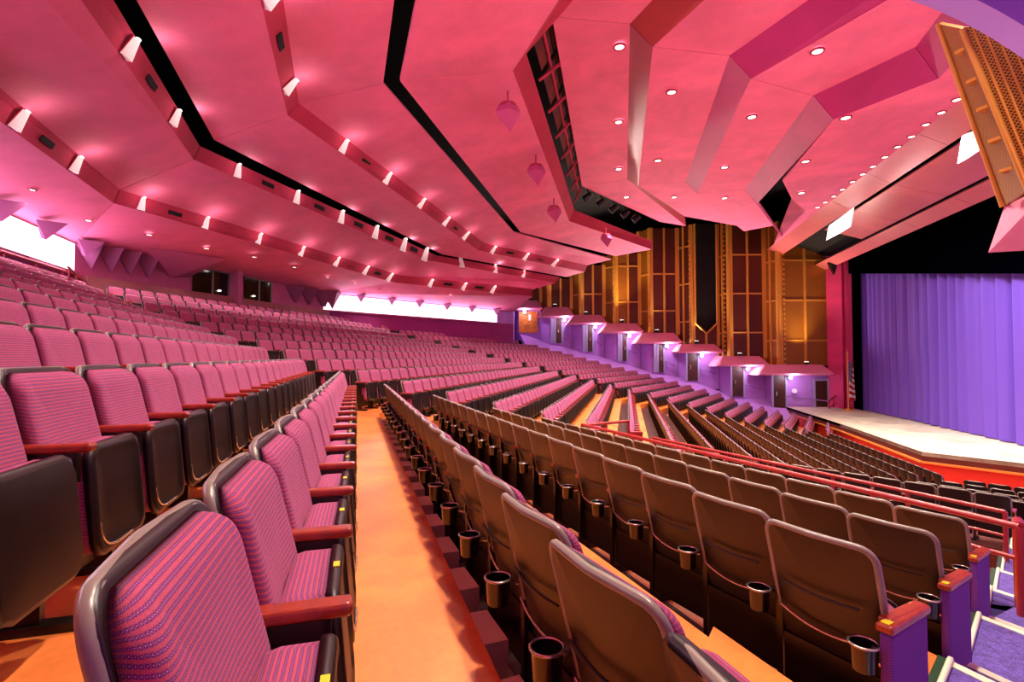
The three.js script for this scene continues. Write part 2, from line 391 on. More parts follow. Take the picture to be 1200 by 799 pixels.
// seen inside the open lighting bay: brown boards between pink battens, black racks at the far end
{
  const A = C.mhi, B = C.nlo;
  const rail = (i, t, w) => [V().lerpVectors(A[i], A[i + 1], t), V().lerpVectors(B[i], B[i + 1], t), w];
  const back = (p) => p.clone().add(V(.1, .55, 0));
  const brown = std({ map: plasterTex([92, 28, 20], .3, 1 / 2), roughness: .7 });
  for (let j = 0; j < 7; j++) {
    const t0 = j / 7 + .012, t1 = (j + 1) / 7 - .012;
    for (const [v0, v1] of [[.02, .55], [.6, .98]]) {
      const q = (t, v) => back(V().lerpVectors(V().lerpVectors(A[1], A[2], t), V().lerpVectors(B[1], B[2], t), v));
      mesh('bay_board', slab([q(t0, v0), q(t1, v0), q(t1, v1), q(t0, v1)], UP(.05)), brown, ceiling);
    }
  }
  for (let j = 0; j <= 7; j++) {
    const t = j / 7, a = V().lerpVectors(A[1], A[2], t).add(V(0, .4, 0)), b = V().lerpVectors(B[1], B[2], t).add(V(0, -.15, 0));
    mesh('bay_batten', bar(a, b, .05, 6), M.beam, ceiling);
  }
  const m0 = V().lerpVectors(A[1], B[1], .57).add(UP(.3)), m1 = V().lerpVectors(A[2], B[2], .57).add(UP(.3));
  mesh('bay_batten', bar(m0, m1, .05, 6), M.beam, ceiling);
  // far side: rows of black lanterns in the dark
  for (let j = 0; j < 5; j++) {
    const t = .1 + j * .15, p = V().lerpVectors(V().lerpVectors(A[2], A[3], t), V().lerpVectors(B[2], B[3], t), .5).add(UP(.3));
    const o = group('stage_lantern', p);
    mesh('lantern_body', new THREE.CylinderGeometry(.14, .2, .5, 14).rotateZ(-.9), M.standard, o);
    mesh('yoke', new THREE.TorusGeometry(.26, .018, 6, 16, Math.PI), M.metal, o);
    mesh('clamp', box(.06, .3, .06, 0, .38, 0), M.standard, o);
    tag(o, `black stage lantern in the dark ceiling lighting bay, ${ord(5 - j)} from the gold wall`, 'stage light', 'lanterns in the ceiling lighting bay');
  }
}
// roof slab above everything: the slots look up into the dark
mesh('roof_slab', slab([V(-32, EYE + 11.5, 32), V(34, EYE + 11.5, 32), V(34, EYE + 11.5, -52), V(-32, EYE + 11.5, -52)], UP(.3)), M.void, ceiling);

// place on a fascia where it crosses image column x
function along(A, B, x, v = .5) {
  for (const i of [2, 1, 0]) {
    const at = (t) => V().lerpVectors(V().lerpVectors(A[i], A[i + 1], t), V().lerpVectors(B[i], B[i + 1], t), v);
    let lo = i === 0 ? .35 : 0, hi = 1; if (i === 0) { while (lo < 1 && proj(at(lo))[2] < .5) lo += .01; }
    const s0 = proj(at(lo))[0] - x, s1 = proj(at(hi))[0] - x;
    if (s0 * s1 > 0) continue;
    for (let n = 0; n < 40; n++) { const m = (lo + hi) / 2; if ((proj(at(m))[0] - x) * s0 > 0) lo = m; else hi = m; }
    const p = at((lo + hi) / 2), along_ = V().subVectors(A[i + 1], A[i]).normalize();
    const up = V().subVectors(at((lo + hi) / 2).lerp(p, 0), V().lerpVectors(A[i], A[i + 1], (lo + hi) / 2));
    up.addScaledVector(along_, -up.dot(along_)).normalize();
    let n = V().crossVectors(along_, up).normalize(); if (n.x < 0) n.negate();
    return { p, along: along_, up, n, i, h: V().lerpVectors(A[i], A[i + 1], (lo + hi) / 2).distanceTo(V().lerpVectors(B[i], B[i + 1], (lo + hi) / 2)) };
  }
  return null;
}
// wall sconces on the three fascias
const shieldGeo = (() => {                                       // folded white shield, unit height, ridge in the middle
  const T = [V(-.17, .5, 0), V(.17, .5, 0), V(0, .5, .22)], Bt = [V(-.33, -.5, 0), V(.33, -.5, 0), V(.06, -.5, .36)];
  const t = [];
  const q = (a, b, c, d) => t.push([a, b, c], [a, c, d]);
  q(T[0], Bt[0], Bt[2], T[2]); q(T[2], Bt[2], Bt[1], T[1]);
  t.push([Bt[0], Bt[1], Bt[2]]);
  q(T[1], Bt[1], Bt[0], T[0]);
  return fromTris(t);
})();
const sconceFrameGeo = plain([box(.5, .04, .05, 0, -.52, .01), box(.05, 1.0, .03, -.27, -.02, .0).rotateZ(-.15), box(.05, 1.0, .03, .27, -.02, 0).rotateZ(.15)]);
const lampGeo = new THREE.SphereGeometry(.1, 14, 8, 0, Math.PI * 2, 0, Math.PI / 2).scale(1, .5, 1);
function sconces(A, B, xs, fascias, where) {
  let last = null;
  for (const x of xs) {
    const c = along(A, B, x); if (!c) continue;
    const o = group('ceiling_sconce', c.p.clone().addScaledVector(c.n, .02));
    const m = new THREE.Matrix4().makeBasis(V().crossVectors(c.up, c.n), c.up, c.n); o.quaternion.setFromRotationMatrix(m);
    const s = c.h * .9; o.scale.setScalar(s);
    mesh('shield', shieldGeo, M.white, o);
    mesh('mount_frame', sconceFrameGeo, M.beam, o);
    const l = mesh('lamp', lampGeo, M.glowWarm, o); l.position.set(0, .52, .12);
    tag(o, `small folded white sconce on the ${where} ceiling beam, ${ord(xs.length - xs.indexOf(x))} from the gold wall`, 'sconce', `sconces on the ${where} ceiling beam`);
    point(c.p.clone().addScaledVector(c.up, s * .5 - .02).addScaledVector(c.n, .42), 0xffe6dc, LUX.sconce, 6);
    if (last && last.i === c.i) {
      const v = along(A, B, lastX + (x - lastX) * .52); if (v) {
        const f = mesh('air_vent', box(v.h * 1.1, v.h * .3, .02), M.black, fascias[v.i]);
        f.position.copy(v.p).addScaledVector(v.n, .012); f.quaternion.setFromRotationMatrix(new THREE.Matrix4().makeBasis(V().crossVectors(v.up, v.n), v.up, v.n));
      }
    }
    last = c; var lastX = x;
  }
}
sconces(C.b1lo, C.b1hi, [20, 87, 166, 241, 303, 353, 394, 428, 456, 505, 544, 578], fasciaOne, 'rearmost');
sconces(C.b2lo, C.b2hi, [150, 203, 278, 347, 399, 439, 472, 497, 540, 580, 613], fasciaTwo, 'middle');
sconces(C.b3lo, C.b3hi, [318, 338, 402, 453, 493, 522, 545, 578, 616, 650], fasciaThree, 'foremost');

// recessed downlights: image point and the height of the panel they sit in
const trimGeo = new THREE.TorusGeometry(.15, .03, 8, 20).rotateX(Math.PI / 2);
const lensGeo = new THREE.CylinderGeometry(.135, .135, .02, 20);
function downlight(x, y, H, cd, label, grp, size = 1, color = 0xfff0e0, aim) {
  const p = pxH(x, y, H), o = group('recessed_downlight', p); o.scale.setScalar(size);
  mesh('trim_ring', trimGeo, M.beam, o); mesh('lamp_lens', lensGeo, M.glowWarm, o);
  tag(o, label, 'downlight', grp);
  if (cd) spot(p.clone().add(UP(-.06)), aim ?? p.clone().add(UP(-5)), color, cd, 1.0, .9, 5);
}
[[502, 42], [526, 141], [565, 193], [591, 229], [610, 255], [643, 275], [678, 285], [707, 294]].forEach(([x, y], i, all) => downlight(x, y, lerp(6.72, 7.1, .35), LUX.down, `round recessed downlight in the panel with the hanging speakers, ${ord(all.length - i)} from the gold wall`, 'downlights beside the hanging speakers'));
[[726, 55], [725, 143], [725, 198], [734, 231]].forEach(([x, y], i, all) => downlight(x, y, 8.75, LUX.down, `round recessed downlight in the panel past the open lighting bay, ${ord(all.length - i)} from the gold wall`, 'downlights past the lighting bay'));
[[787, 108], [771, 188], [790, 231]].forEach(([x, y], i, all) => downlight(x, y, 8.53, LUX.down, `round recessed downlight between the glossy red beam and magenta beam, ${ord(all.length - i)} from the gold wall`, 'downlights between red and magenta beams'));
[[958, 60], [881, 137], [849, 196], [849, 232]].forEach(([x, y], i, all) => downlight(x, y, 7.97, LUX.down, `round recessed downlight between the two magenta beams, ${ord(all.length - i)} from the gold wall`, 'downlights between the magenta beams'));
[[991, 138], [944, 189], [939, 226]].forEach(([x, y], i, all) => downlight(x, y, 7.33, LUX.down, `round recessed downlight alone in the panel before the stage, ${ord(all.length - i)} from the gold wall`, 'single downlights before the stage'));
[[958, 243], [967, 237], [977, 230], [987, 222], [999, 213], [1011, 204], [1023, 195], [1037, 184], [1052, 172], [1068, 160], [1085, 146], [1103, 132], [1121, 117]].forEach(([x, y], i, all) => downlight(x, y, 7.46, LUX.header, `small downlight in the long row along the stage header, ${ord(i + 1)} from the gold wall`, 'row of downlights along the stage header', .75));
[[36, 222], [103, 258], [175, 275], [242, 291], [298, 301], [345, 313], [384, 325], [416, 332], [445, 339], [483, 344], [528, 346]].forEach(([x, y], i, all) => downlight(x, y, 3.62, LUX.rear, `small downlight in the low ceiling before the rear wall, ${ord(all.length - i)} from the gold wall`, 'downlights in the low rear ceiling', .6));

// the same rows go on over the stair-side block
for (const [A, B, v, word] of [[C.s4hi, C.mlo, .35, 'the panel by the speakers'], [C.nlo, C.b5hi, .6, 'the panel past the lighting bay'], [C.b5lo, C.b6hi, .5, 'the panel past the red beam']]) for (const t of [3.2, 6.6, 10]) {
  const p = V().lerpVectors(A[1], B[1], v).addScaledVector(V().subVectors(A[0], A[1]).normalize(), t); p.y = Math.min(A[1].y, B[1].y) + (B[1].y - A[1].y) * v - .01;
  const o = group('recessed_downlight', p); mesh('trim_ring', trimGeo, M.beam, o); mesh('lamp_lens', lensGeo, M.glowWarm, o);
  tag(o, `recessed downlight above stair-side seats in ${word}, ${ord(Math.round(t / 3.3))} before the bend`, 'downlight', `downlights over the stair-side seats, ${word}`);
  spot(p.clone().add(UP(-.06)), p.clone().add(UP(-5)), 0xfff0e0, LUX.down, 1.0, .9, 5);
}
// pink hanging speakers
const speakerGeo = (() => {
  const top = [], mid = []; for (let i = 0; i < 5; i++) { const a = i / 5 * 2 * Math.PI; top.push(V(Math.cos(a) * .32, .3, Math.sin(a) * .32)); mid.push(V(Math.cos(a) * .42, .05, Math.sin(a) * .42)); }
  return new ConvexGeometry([...top, ...mid, V(.1, -.5, 0)]);
})();
for (const [x, y, s] of [[595, 136, 4], [628, 204, 3], [649, 250, 2], [710, 281, 1]]) {
  const p = pxH(x, y, 6.45), o = group('hanging_speaker', p); o.scale.setScalar(.85);
  mesh('speaker_body', speakerGeo, M.speaker, o);
  mesh('grille', new THREE.CylinderGeometry(.26, .3, .1, 18).translate(0, .32, 0), M.beam, o);
  mesh('drop_rod', new THREE.CylinderGeometry(.03, .03, .5, 8).translate(0, .55, 0), M.beam, o);
  tag(o, `pointed pink speaker hanging below the ceiling panel, ${ord(s)} from the gold wall`, 'speaker', 'pink hanging speakers');
}

// ================================================================ REAR WALL
{
  const w = structure(group('wall_rear'), 'mauve rear wall with glowing strips above the last seats', 'wall');
  const P = RW(0);
  const y = (h) => EYE + h;
  for (let i = 0; i < 3; i++) {
    const m = i === 1 ? M.rearWall : M.rearWall;
    if (i === 1) mesh('wall_run', board(P[i], P[i + 1], y(-2), y(3.5), -.3), m, w);
    else { mesh('wall_run', board(P[i], P[i + 1], y(-2), y(2.42), -.3), std({ map: plasterTex([150, 40, 120], .1, 1 / 4) }), w); mesh('wall_head', board(P[i], P[i + 1], y(3.27), y(3.6), -.3), M.rearWall, w); }
  }
  for (const i of [0, 2]) {
    const a = P[i], b = P[i + 1], d = V().subVectors(b, a).normalize(), n = V(-d.z, 0, d.x); if (n.x < 0) n.negate();
    const t0 = i === 0 ? a.clone().addScaledVector(d, 4) : a, t1 = i === 0 ? b.clone() : a.clone().addScaledVector(d, 13.2);
    const o = mesh('cove_light_panel', board(t0, t1, y(2.42), y(3.27), i === 0 ? -.1 : -.1, 0), M.glowCove);
    tag(o, i === 0 ? 'glowing white light strip in the rear wall behind the nearest seats' : 'glowing white light strip in the rear wall by the gold wall', 'light panel');
    const len = t0.distanceTo(t1), c = V().lerpVectors(t0, t1, .5).addScaledVector(n, .14); c.y = y(2.85);
    area(c, c.clone().add(n).add(UP(.25)), len, .8, 0xffd8ff, LUX.cove);
    mesh('sill_ledge', board(t0, t1, y(2.36), y(2.44), .12, 0), M.rearWall, w);
    if (i === 2) mesh('wall_end', board(t1, b, y(2.4), y(3.3), -.3), M.purpleWall, w);
  }
  mesh('wall_link', board(P[3], cam((603 - 600) / FPX * 43.1, 43.1, 0), y(-1), y(6), -.3), M.purpleWall, w);
  // parapet with booth windows in the middle run
  const a = P[1], b = P[2];
  const on = (x) => { let lo = 0, hi = 1; for (let n = 0; n < 40; n++) { const m = (lo + hi) / 2; if (proj(V().lerpVectors(a, b, m).setY(y(2.5)))[0] < x) lo = m; else hi = m; } return V().lerpVectors(a, b, lo); };
  mesh('parapet', board(on(92), on(392), y(1.0), y(2.35), .35), M.parapet, w);
  mesh('dark_gap', board(on(94), on(390), y(1.55), y(1.72), .02, .352), M.black, w);
  for (const [x0, x1, n] of [[224, 265, 1], [285, 315, 2]]) {
    const o = structure(group('window_' + n), n === 1 ? 'dark control booth window with a lamp glint beside the sloped soffit' : 'smaller dark control booth window beside the pillar', 'window');
    const p0 = on(x0), p1 = on(x1), d = V().subVectors(p1, p0);
    mesh('pane', board(p0, p0.clone().addScaledVector(d, .52), y(2.36), y(3.28), .02, .05), M.glass, o);
    mesh('pane', board(p0.clone().addScaledVector(d, .56), p1, y(2.36), y(3.28), .02, .05), M.glass, o);
    mesh('window_mullion', board(p0.clone().addScaledVector(d, .52), p0.clone().addScaledVector(d, .56), y(2.34), y(3.3), .08, .02), M.window, o);
    mesh('window_frame', plain([board(p0, p1, y(2.32), y(2.38), .1, .02), board(p0, p1, y(3.26), y(3.3), .1, .02), board(p1, p1.clone().addScaledVector(d, .04), y(2.32), y(3.3), .1, .02)]), M.window, o);
    const g = mesh('desk_lamp_glint', new THREE.SphereGeometry(.05, 8, 6).scale(2, .6, 1), M.glowWarm, o); g.position.copy(V().lerpVectors(p0, p1, n === 1 ? .72 : .3)).setY(y(2.55)).add(V(.1, 0, 0));
  }
  mesh('pillar', board(on(266), on(272), y(1.0), y(3.5), .5), M.rearWall, w);
  mesh('soffit', new ConvexGeometry([on(150).setY(y(3.5)), on(225).setY(y(3.5)), on(222).setY(y(2.9)), on(200).setY(y(2.75)), on(225).setY(y(3.5)).add(V(1.4, 0, 0)), on(150).setY(y(3.5)).add(V(.8, 0, 0))]), M.rearWall, w);
  // triangular acoustic fins
  const finPaint = std({ map: plasterTex([126, 58, 98], .1, 1 / 3) });
  const fin = (p, n, wd, h, m = finPaint) => {
    const t = V(-n.z, 0, n.x), top = y(3.34);
    mesh('acoustic_fin', new ConvexGeometry([p.clone().setY(top).addScaledVector(t, -wd / 2), p.clone().setY(top).addScaledVector(t, wd / 2), p.clone().setY(top - h).addScaledVector(n, .1), p.clone().setY(top).addScaledVector(n, .55), p.clone().setY(top - h * .9)]), m, w);
  };
  for (const x of [104, 128, 150, 172]) fin(on(x), V(1, 0, 0), .9, .75);
  for (const x of [345, 361, 377, 390]) fin(on(x), V(1, 0, 0), 1.5, .8);
  const nearN = V().crossVectors(V().subVectors(P[1], P[0]).normalize(), V(0, 1, 0)); if (nearN.x < 0) nearN.negate();
  for (const t of [.2, 2.4, 4.2, 6]) fin(P[1].clone().addScaledVector(V().subVectors(P[0], P[1]).normalize(), t).addScaledVector(nearN, .25), nearN, .5, .45);
  const farN = V().crossVectors(V().subVectors(P[3], P[2]).normalize(), V(0, 1, 0)); if (farN.x < 0) farN.negate();
  for (const t of [.3, 2.0, 4.0, 6.0, 8.2, 10.4, 12.8]) fin(P[2].clone().addScaledVector(V().subVectors(P[3], P[2]).normalize(), t).addScaledVector(farN, .25), farN, t < 1 ? 1.1 : .5, t < 1 ? .9 : .4);
}

// ================================================================ FAR SIDE WALL: stepped gold bays over entrance canopies
const BAYS = [  // x of narrow face start, wide face start, wide face end, distance, [canopy x0, x1, y top, y bottom], [door x0, x1, y top, y foot]
  [603, 609, 634, 42, [609, 636, 353, 362], [608, 630, 365, 390]],
  [634, 644, 670, 41, [633, 673, 361, 371], [645, 658, 372, 402]],
  [670, 682, 708, 40, [668, 712, 370, 379], [683, 694, 381, 412]],
  [708, 722, 750, 39, [707, 755, 380, 389], [724, 734, 391, 423]],
  [750, 763, 794, 38, [749, 800, 391, 401], [766, 777, 402, 436]],
  [794, 812, 842, 37, [795, 848, 404, 412], [805, 817, 413, 446]],
  [842, 856, 896, 36, [844, 902, 418, 427], [857, 870, 429, 464]],
  [896, 914, 972, 35, [894, 977, 428, 437], [905, 919, 438, 478]],
];
const wallFar = structure(group('wall_far'), 'stepped gold screen wall above lilac entrance bays and pink canopies', 'wall');
const planAt = (x, D) => cam((x - 600) / FPX * D, D, 0);
const hAt = (y, D) => EYE + (418 - y) / FPX * D;
const beadGeo = new THREE.BoxGeometry(.09, .14, .12);
BAYS.forEach(([xa, xb, xc, D, cn, dr], i) => {
  const Dp = D + 1.1, A = planAt(xa, Dp), B = planAt(xb, D), Cc = planAt(xc, D);
  const y0 = hAt(dr[3], D) - .6, yc = hAt(cn[3], D), yt = hAt(cn[2], D), yTop = EYE + [5.6, 6.3, 7.2, 7.9, 9.6, 9.6, 9.6, 9.3][i];
  mesh('lower_wall', board(A, B, y0, yc + .05, -.2), M.purpleWall, wallFar);
  mesh('lower_wall', board(B, Cc, y0, yc + .05, -.2), M.purpleWall, wallFar);
  // gold bay: separate mesh panels between gold bars
  const black = i === 5;
  const levels = [yt - .05]; for (let q = yt + 1.7; q < yTop - .8; q += 2.75) levels.push(q); levels.push(yTop);
  const face = (p, q, cols, lit) => {
    const at = (t) => V().lerpVectors(p, q, t), d = V().subVectors(q, p).normalize();
    for (let c = 0; c < cols; c++) for (let r = 0; r < levels.length - 1; r++) mesh('screen_panel', board(at(c / cols), at((c + 1) / cols), levels[r] + .03, levels[r + 1] - .03, .06), lit === true || lit === c ? M.screenLit : M.bronze, wallFar);
    for (let c = 0; c <= cols; c++) {
      const v = at(c / cols), wdt = c === 0 || c === cols ? .3 : .14;
      mesh('gold_mullion', board(v.clone().addScaledVector(d, -wdt / 2), v.clone().addScaledVector(d, wdt / 2), levels[0], yTop, .16), M.gold, wallFar);
    }
    for (let r = 1; r < levels.length - 1; r++) mesh('gold_transom', board(p, q, levels[r] - .05, levels[r] + .05, .11), M.gold, wallFar);
  };
  face(A, B, i >= 5 ? 2 : 1, i < 5 || i === 7); face(B, Cc, 2, i === 7 ? true : i === 3 ? 0 : -1);  // faces in the uplight take the lit copy of the screen
  if (i === 5) {                                                 // tall black slot with a pointed foot
    const d = V().subVectors(Cc, B).normalize(), n = V(-d.z, 0, d.x).multiplyScalar(.2), v = (t, y) => V().lerpVectors(B, Cc, t).setY(y).add(n), yp = hAt(391, D), ys = hAt(379, D);
    mesh('black_slot', slab([v(.06, yTop), v(.06, ys), v(.48, yp), v(.9, ys), v(.9, yTop)], V(0, 0, -.05)), M.black, wallFar);
    const q = [v(.06, yTop), v(.06, ys), v(.48, yp), v(.9, ys), v(.9, yTop)].map((p) => p.add(n.clone().multiplyScalar(.4)));
    for (let k = 0; k < 4; k++) mesh('slot_edge', bar(q[k], q[k + 1], .07, 6), M.gold, wallFar);
  }
  // beaded strip up the bay
  if (i >= 3) {
    const beads = [];
    const spots = i === 7 ? [V().lerpVectors(A, B, .35), V().lerpVectors(B, Cc, .08)] : i === 6 ? [V().lerpVectors(B, Cc, .5), V().lerpVectors(A, B, .5)] : [V().lerpVectors(A, B, .8)];
    for (const s of spots) for (let q = yt + .1; q < yTop - .3; q += .34) beads.push(beadGeo.clone().translate(s.x, q, s.z + .22));
    const b = mesh('bead_strip', plain(beads), M.gold, wallFar); b.userData.kind = 'stuff';
  }
  // canopy
  const c0 = planAt(cn[0], D - 1), c1 = planAt(cn[1], D - 1), bk = dirCam(0);
  const cw = V().subVectors(c1, c0).normalize();
  const lo = yc, hi = yt + .05, ins = .42;
  const pts = [c0.clone().setY(lo), c1.clone().setY(lo), c0.clone().addScaledVector(cw, ins).addScaledVector(bk, .6).setY(hi), c1.clone().addScaledVector(cw, -ins).addScaledVector(bk, .6).setY(hi)];
  for (const p of [...pts]) pts.push(p.clone().addScaledVector(bk, 1.6));
  for (const p of [c0.clone().setY(lo - .12), c1.clone().setY(lo - .12)]) { const e = p.clone().addScaledVector(cw, p.distanceTo(c0) < .5 ? .25 : -.25).addScaledVector(bk, .12); pts.push(e, e.clone().addScaledVector(bk, 1.5)); }
  mesh('canopy', new ConvexGeometry(pts), M.canopy, wallFar);
  // door
  const dn = structure(group('door_' + (i + 1)), i === 0 ? 'oak double door under the highest canopy' : `dark doorway under the ${['', 'second', 'third', 'fourth', 'fifth', 'sixth', 'seventh', 'lowest and widest'][i]} canopy down the gold wall`, 'door');
  const dx0 = planAt(dr[0], D - .12), dx1 = planAt(dr[1], D - .12), ft = hAt(dr[3], D), hd = hAt(dr[2], D);
  if (i === 0) {
    const mid = V().lerpVectors(dx0, dx1, .5);
    for (const [p, q] of [[dx0, mid], [mid, dx1]]) { const l = mesh('door_leaf', board(p, q.clone().lerp(p, .02), ft, hd, .06), M.doorOak, dn); }
    mesh('notice_sheet', board(V().lerpVectors(dx0, dx1, .52), V().lerpVectors(dx0, dx1, .64), ft + 1.0, ft + 1.5, .08), M.white, dn);
  } else {
    const s = i < 5 ? .5 : 0, mid = V().lerpVectors(dx0, dx1, s);
    if (s) mesh('door_reveal', board(dx0, mid, ft, hd, .06), M.jamb, dn);
    mesh('door_leaf', board(mid, dx1, ft, hd, .06), M.doorWood, dn);
    mesh('door_jamb', board(dx1, dx1.clone().addScaledVector(cw, .12), ft, hd, .1), M.jamb, dn);
    mesh('door_jamb', board(mid.clone().addScaledVector(cw, -.12), mid, ft, hd, .1), M.jamb, dn);
    const h = mesh('door_handle', box(.05, .3, .06), M.metal, dn); h.position.copy(mid).addScaledVector(cw, .2).setY(ft + 1.0).addScaledVector(bk, -.1);
  }
  if (i === 7) {
    const e0 = planAt(954, D - .12), e1 = planAt(968, D - .12), dd = structure(group('door_9'), 'dark single door beside the pink stage wall', 'door');
    mesh('door_leaf', board(e0, e1, hAt(484, D), hAt(446, D), .06), M.doorWood, dd);
    mesh('door_frame', plain([board(e0.clone().addScaledVector(cw, -.12), e0, hAt(484, D), hAt(444, D), .1), board(e1, e1.clone().addScaledVector(cw, .12), hAt(484, D), hAt(444, D), .1), board(e0, e1, hAt(446, D), hAt(444, D), .1)]), M.jamb, dd);
  }
  // handrail on the lilac wall
  if (i > 0) {
    const r0 = planAt(dr[1] + 3, D - .3), r1 = planAt(xc - 3, D - .3), hr = ft + .85, sl = -.35;
    const o = group('wall_handrail', V(0, 0, 0));
    mesh('rail', bar(r0.clone().setY(hr), r1.clone().setY(hr + sl), .04), M.violetPale, o);
    for (const t of [.1, .9]) { const p = V().lerpVectors(r0, r1, t).setY(hr + sl * t); mesh('bracket', bar(p, p.clone().addScaledVector(bk, .3), .02, 6), M.violetPale, o); }
    tag(o, `lilac wall handrail beside the ${['', 'second', 'third', 'fourth', 'fifth', 'sixth', 'seventh', 'lowest'][i]} doorway of the gold wall`, 'handrail');
  }
  // small white lamp under the canopy
  const lx = i === 0 ? V().lerpVectors(dx0, dx1, .3) : V().lerpVectors(dx0, dx1, 1.25), lp = lx.clone().addScaledVector(bk, -.35).setY(lo - .3);
  const lamp = group('canopy_downlight', lp);
  mesh('lamp_housing', new THREE.CylinderGeometry(.14, .18, .16, 14).translate(0, .12, 0), M.jamb, lamp);
  mesh('lamp_lens', new THREE.SphereGeometry(.13, 14, 8), M.glowCool, lamp);
  tag(lamp, `small white lamp under the ${['highest', 'second', 'third', 'fourth', 'fifth', 'sixth', 'seventh', 'lowest'][i]} pink canopy`, 'lamp');
  point(lp.clone().addScaledVector(bk, -.5), 0xf0e0ff, LUX.underCanopy, 4);
  // uplight standing on the canopy, washing the screens and the ceiling
  const up = V().lerpVectors(c0, c1, i === 7 ? .6 : .45).addScaledVector(bk, i === 3 || i === 7 ? -.1 : .45).setY(hi + .1);
  const ul = group('canopy_uplight', up);
  mesh('lamp_body', new THREE.CylinderGeometry(.16, .12, .2, 14), M.standard, ul);
  mesh('lamp_lens', new THREE.CylinderGeometry(.13, .13, .02, 14).translate(0, .11, 0), M.glowWarm, ul);
  tag(ul, `uplight standing on the ${['highest', 'second', 'third', 'fourth', 'fifth', 'sixth', 'seventh', 'lowest'][i]} pink canopy`, 'lamp');
  spot(up.clone().add(UP(.16)), up.clone().add(UP(6)).addScaledVector(bk, -5), 0xffe0d0, LUX.canopyUp, 1.15, .9, 6);
  if (i === 3 || i === 7) spot(up.clone().add(UP(.16)), up.clone().add(UP(6)).addScaledVector(bk, .5), 0xffd890, i === 7 ? 260 : 260, .7, 1, 6);
});
// side aisle surface between the row ends and the wall
for (let i = 0; i < BAYS.length - 1; i++) {
  const [, xb, , D, , dr] = BAYS[i], [, xb2, xc2, D2, , dr2] = BAYS[i + 1];
  const a = planAt(xb, D + .3).setY(hAt(dr[3], D)), b = planAt(i === 6 ? xc2 : xb2, D2 + .3).setY(hAt(dr2[3], D2));
  const off = dirCam(-8).multiplyScalar(-3.0);
  mesh('side_aisle', slab([a, b, b.clone().add(off).add(UP(-1.1)), a.clone().add(off).add(UP(-1.1))], UP(-.4)), M.purpleWall, floorGroup);
}
// signs of life on the lowest lilac bay
for (const [x, y, n] of [[887, 437, 'round white wall plate by the seventh doorway of the gold wall'], [931, 458, 'round white wall plate beside the lowest entrance']]) {
  const o = mesh('wall_plate', new THREE.CylinderGeometry(.16, .16, .06, 18).rotateX(Math.PI / 2), M.white); o.position.copy(px(x, y, 34.7)); if (x < 900) o.position.copy(px(x, y, 35.7)); tag(o, n, 'wall plate');
}

// ================================================================ STAGE
const STG = -3.4;
{
  const y = EYE + STG;
  const f = pxH(985, 497, STG), k = pxH(1080, 530, STG), n = pxH(1195, 543, STG), nn = n.clone().add(V().subVectors(n, k).multiplyScalar(1.6));
  const bk = (p) => V(17.5, y, p.z);
  const st = structure(group('floor_stage'), 'pale wooden stage floor with a red apron front', 'stage');
  const far = V(f.x, y, -39.5);
  for (const [a, b] of [[far, f], [f, k], [k, nn]]) mesh('stage_deck', slab([a, b, bk(b), bk(a)], UP(-.12)), M.stage, st);
  mesh('stage_deck', slab([nn, bk(nn), V(17.5, y, -4), V(nn.x, y, -4)], UP(-.12)), M.stage, st);
  for (const [a, b] of [[far, f], [f, k], [k, nn]]) {
    mesh('apron_lip', board(a, b, y - .3, y + .01, -.05), M.stageEdge, st);
    mesh('apron_moulding', board(a, b, y - .37, y - .3, .06), M.amber, st);
    mesh('apron_front', board(a, b, y - 1.5, y - .37, -.03), M.redPaint, st);
  }
}
const wallStage = structure(group('wall_stage'), 'pink wall beside and above the stage opening', 'wall');
{
  const a = planAt(972, 35), b = planAt(990, 34.2), y = EYE;
  mesh('wall_run', board(a, b, y - 4.4, y + 9.4, .3), M.pinkWall, wallStage);
  mesh('wall_return', board(b, b.clone().add(V(3, 0, 0)), y - 4.4, y + 9.4, .3), M.pinkWall, wallStage);
  // header: three sloping fascias with dark gaps between
  const S = [[9.6, 7.5], [10.45, 7.03], [10.6, 6.95], [12.4, 6.36], [12.6, 6.3], [13.3, 5.96]];
  const cuts = [39, 31, 27.2, 23.4, 19.6, 15.8, 12, 6];
  for (const q of [0, 2, 4]) for (let i = 0; i < cuts.length - 1; i++) {
    if (q === 2 && i === 0) continue;
    const [s0, h0] = S[q], [s1, h1] = S[q + 1], g = .012;
    mesh('header_panel', slab([hall(s0, cuts[i] - g, h0), hall(s0, cuts[i + 1] + g, h0), hall(s1, cuts[i + 1] + g, h1), hall(s1, cuts[i] - g, h1)], V(.05, .08, 0)), M.header, wallStage);
  }
  mesh('header_void', slab([hall(10.2, 40, 8), hall(10.2, 5, 8), hall(15.5, 5, 6.1), hall(15.5, 40, 6.1)], UP(.2)), M.void, wallStage);
  mesh('stage_back_wall', slab([V(17.4, y - 4, -44), V(17.4, y - 4, -2), V(17.4, y + 9, -2), V(17.4, y + 9, -44)], V(.3, 0, 0)), M.void, wallStage);
}
// header port flaps: reflectors given a painted glow and an added spot each
{
  const lit = (pts, D, label) => { const p = pts.map(([x, y, d]) => px(x, y, d)); const o = mesh('glowing_port_flap', slab(p, V(.05, .04, 0)), M.glowPort); tag(o, label, 'light panel'); const c = p.reduce((s, v) => s.add(v), V()).multiplyScalar(.25); spot(c.clone().add(V(-.3, -.3, 0)), hall(14.6, 26, 0), 0xfff0ea, 300, 1.0, .8, 8); };
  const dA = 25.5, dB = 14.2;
  lit([[971, 265, 25.6], [1000, 243, 24.2], [996, 266, 24.4], [968, 282, 25.8]], dA, 'white reflector flap with added glow in the header by the gold wall');
  lit([[1127, 160, 15.2], [1152, 150, 14.2], [1157, 171, 14.2], [1122, 192, 15.4]], dB, 'white reflector flap with added glow in the header beside the gold mesh screen');
}
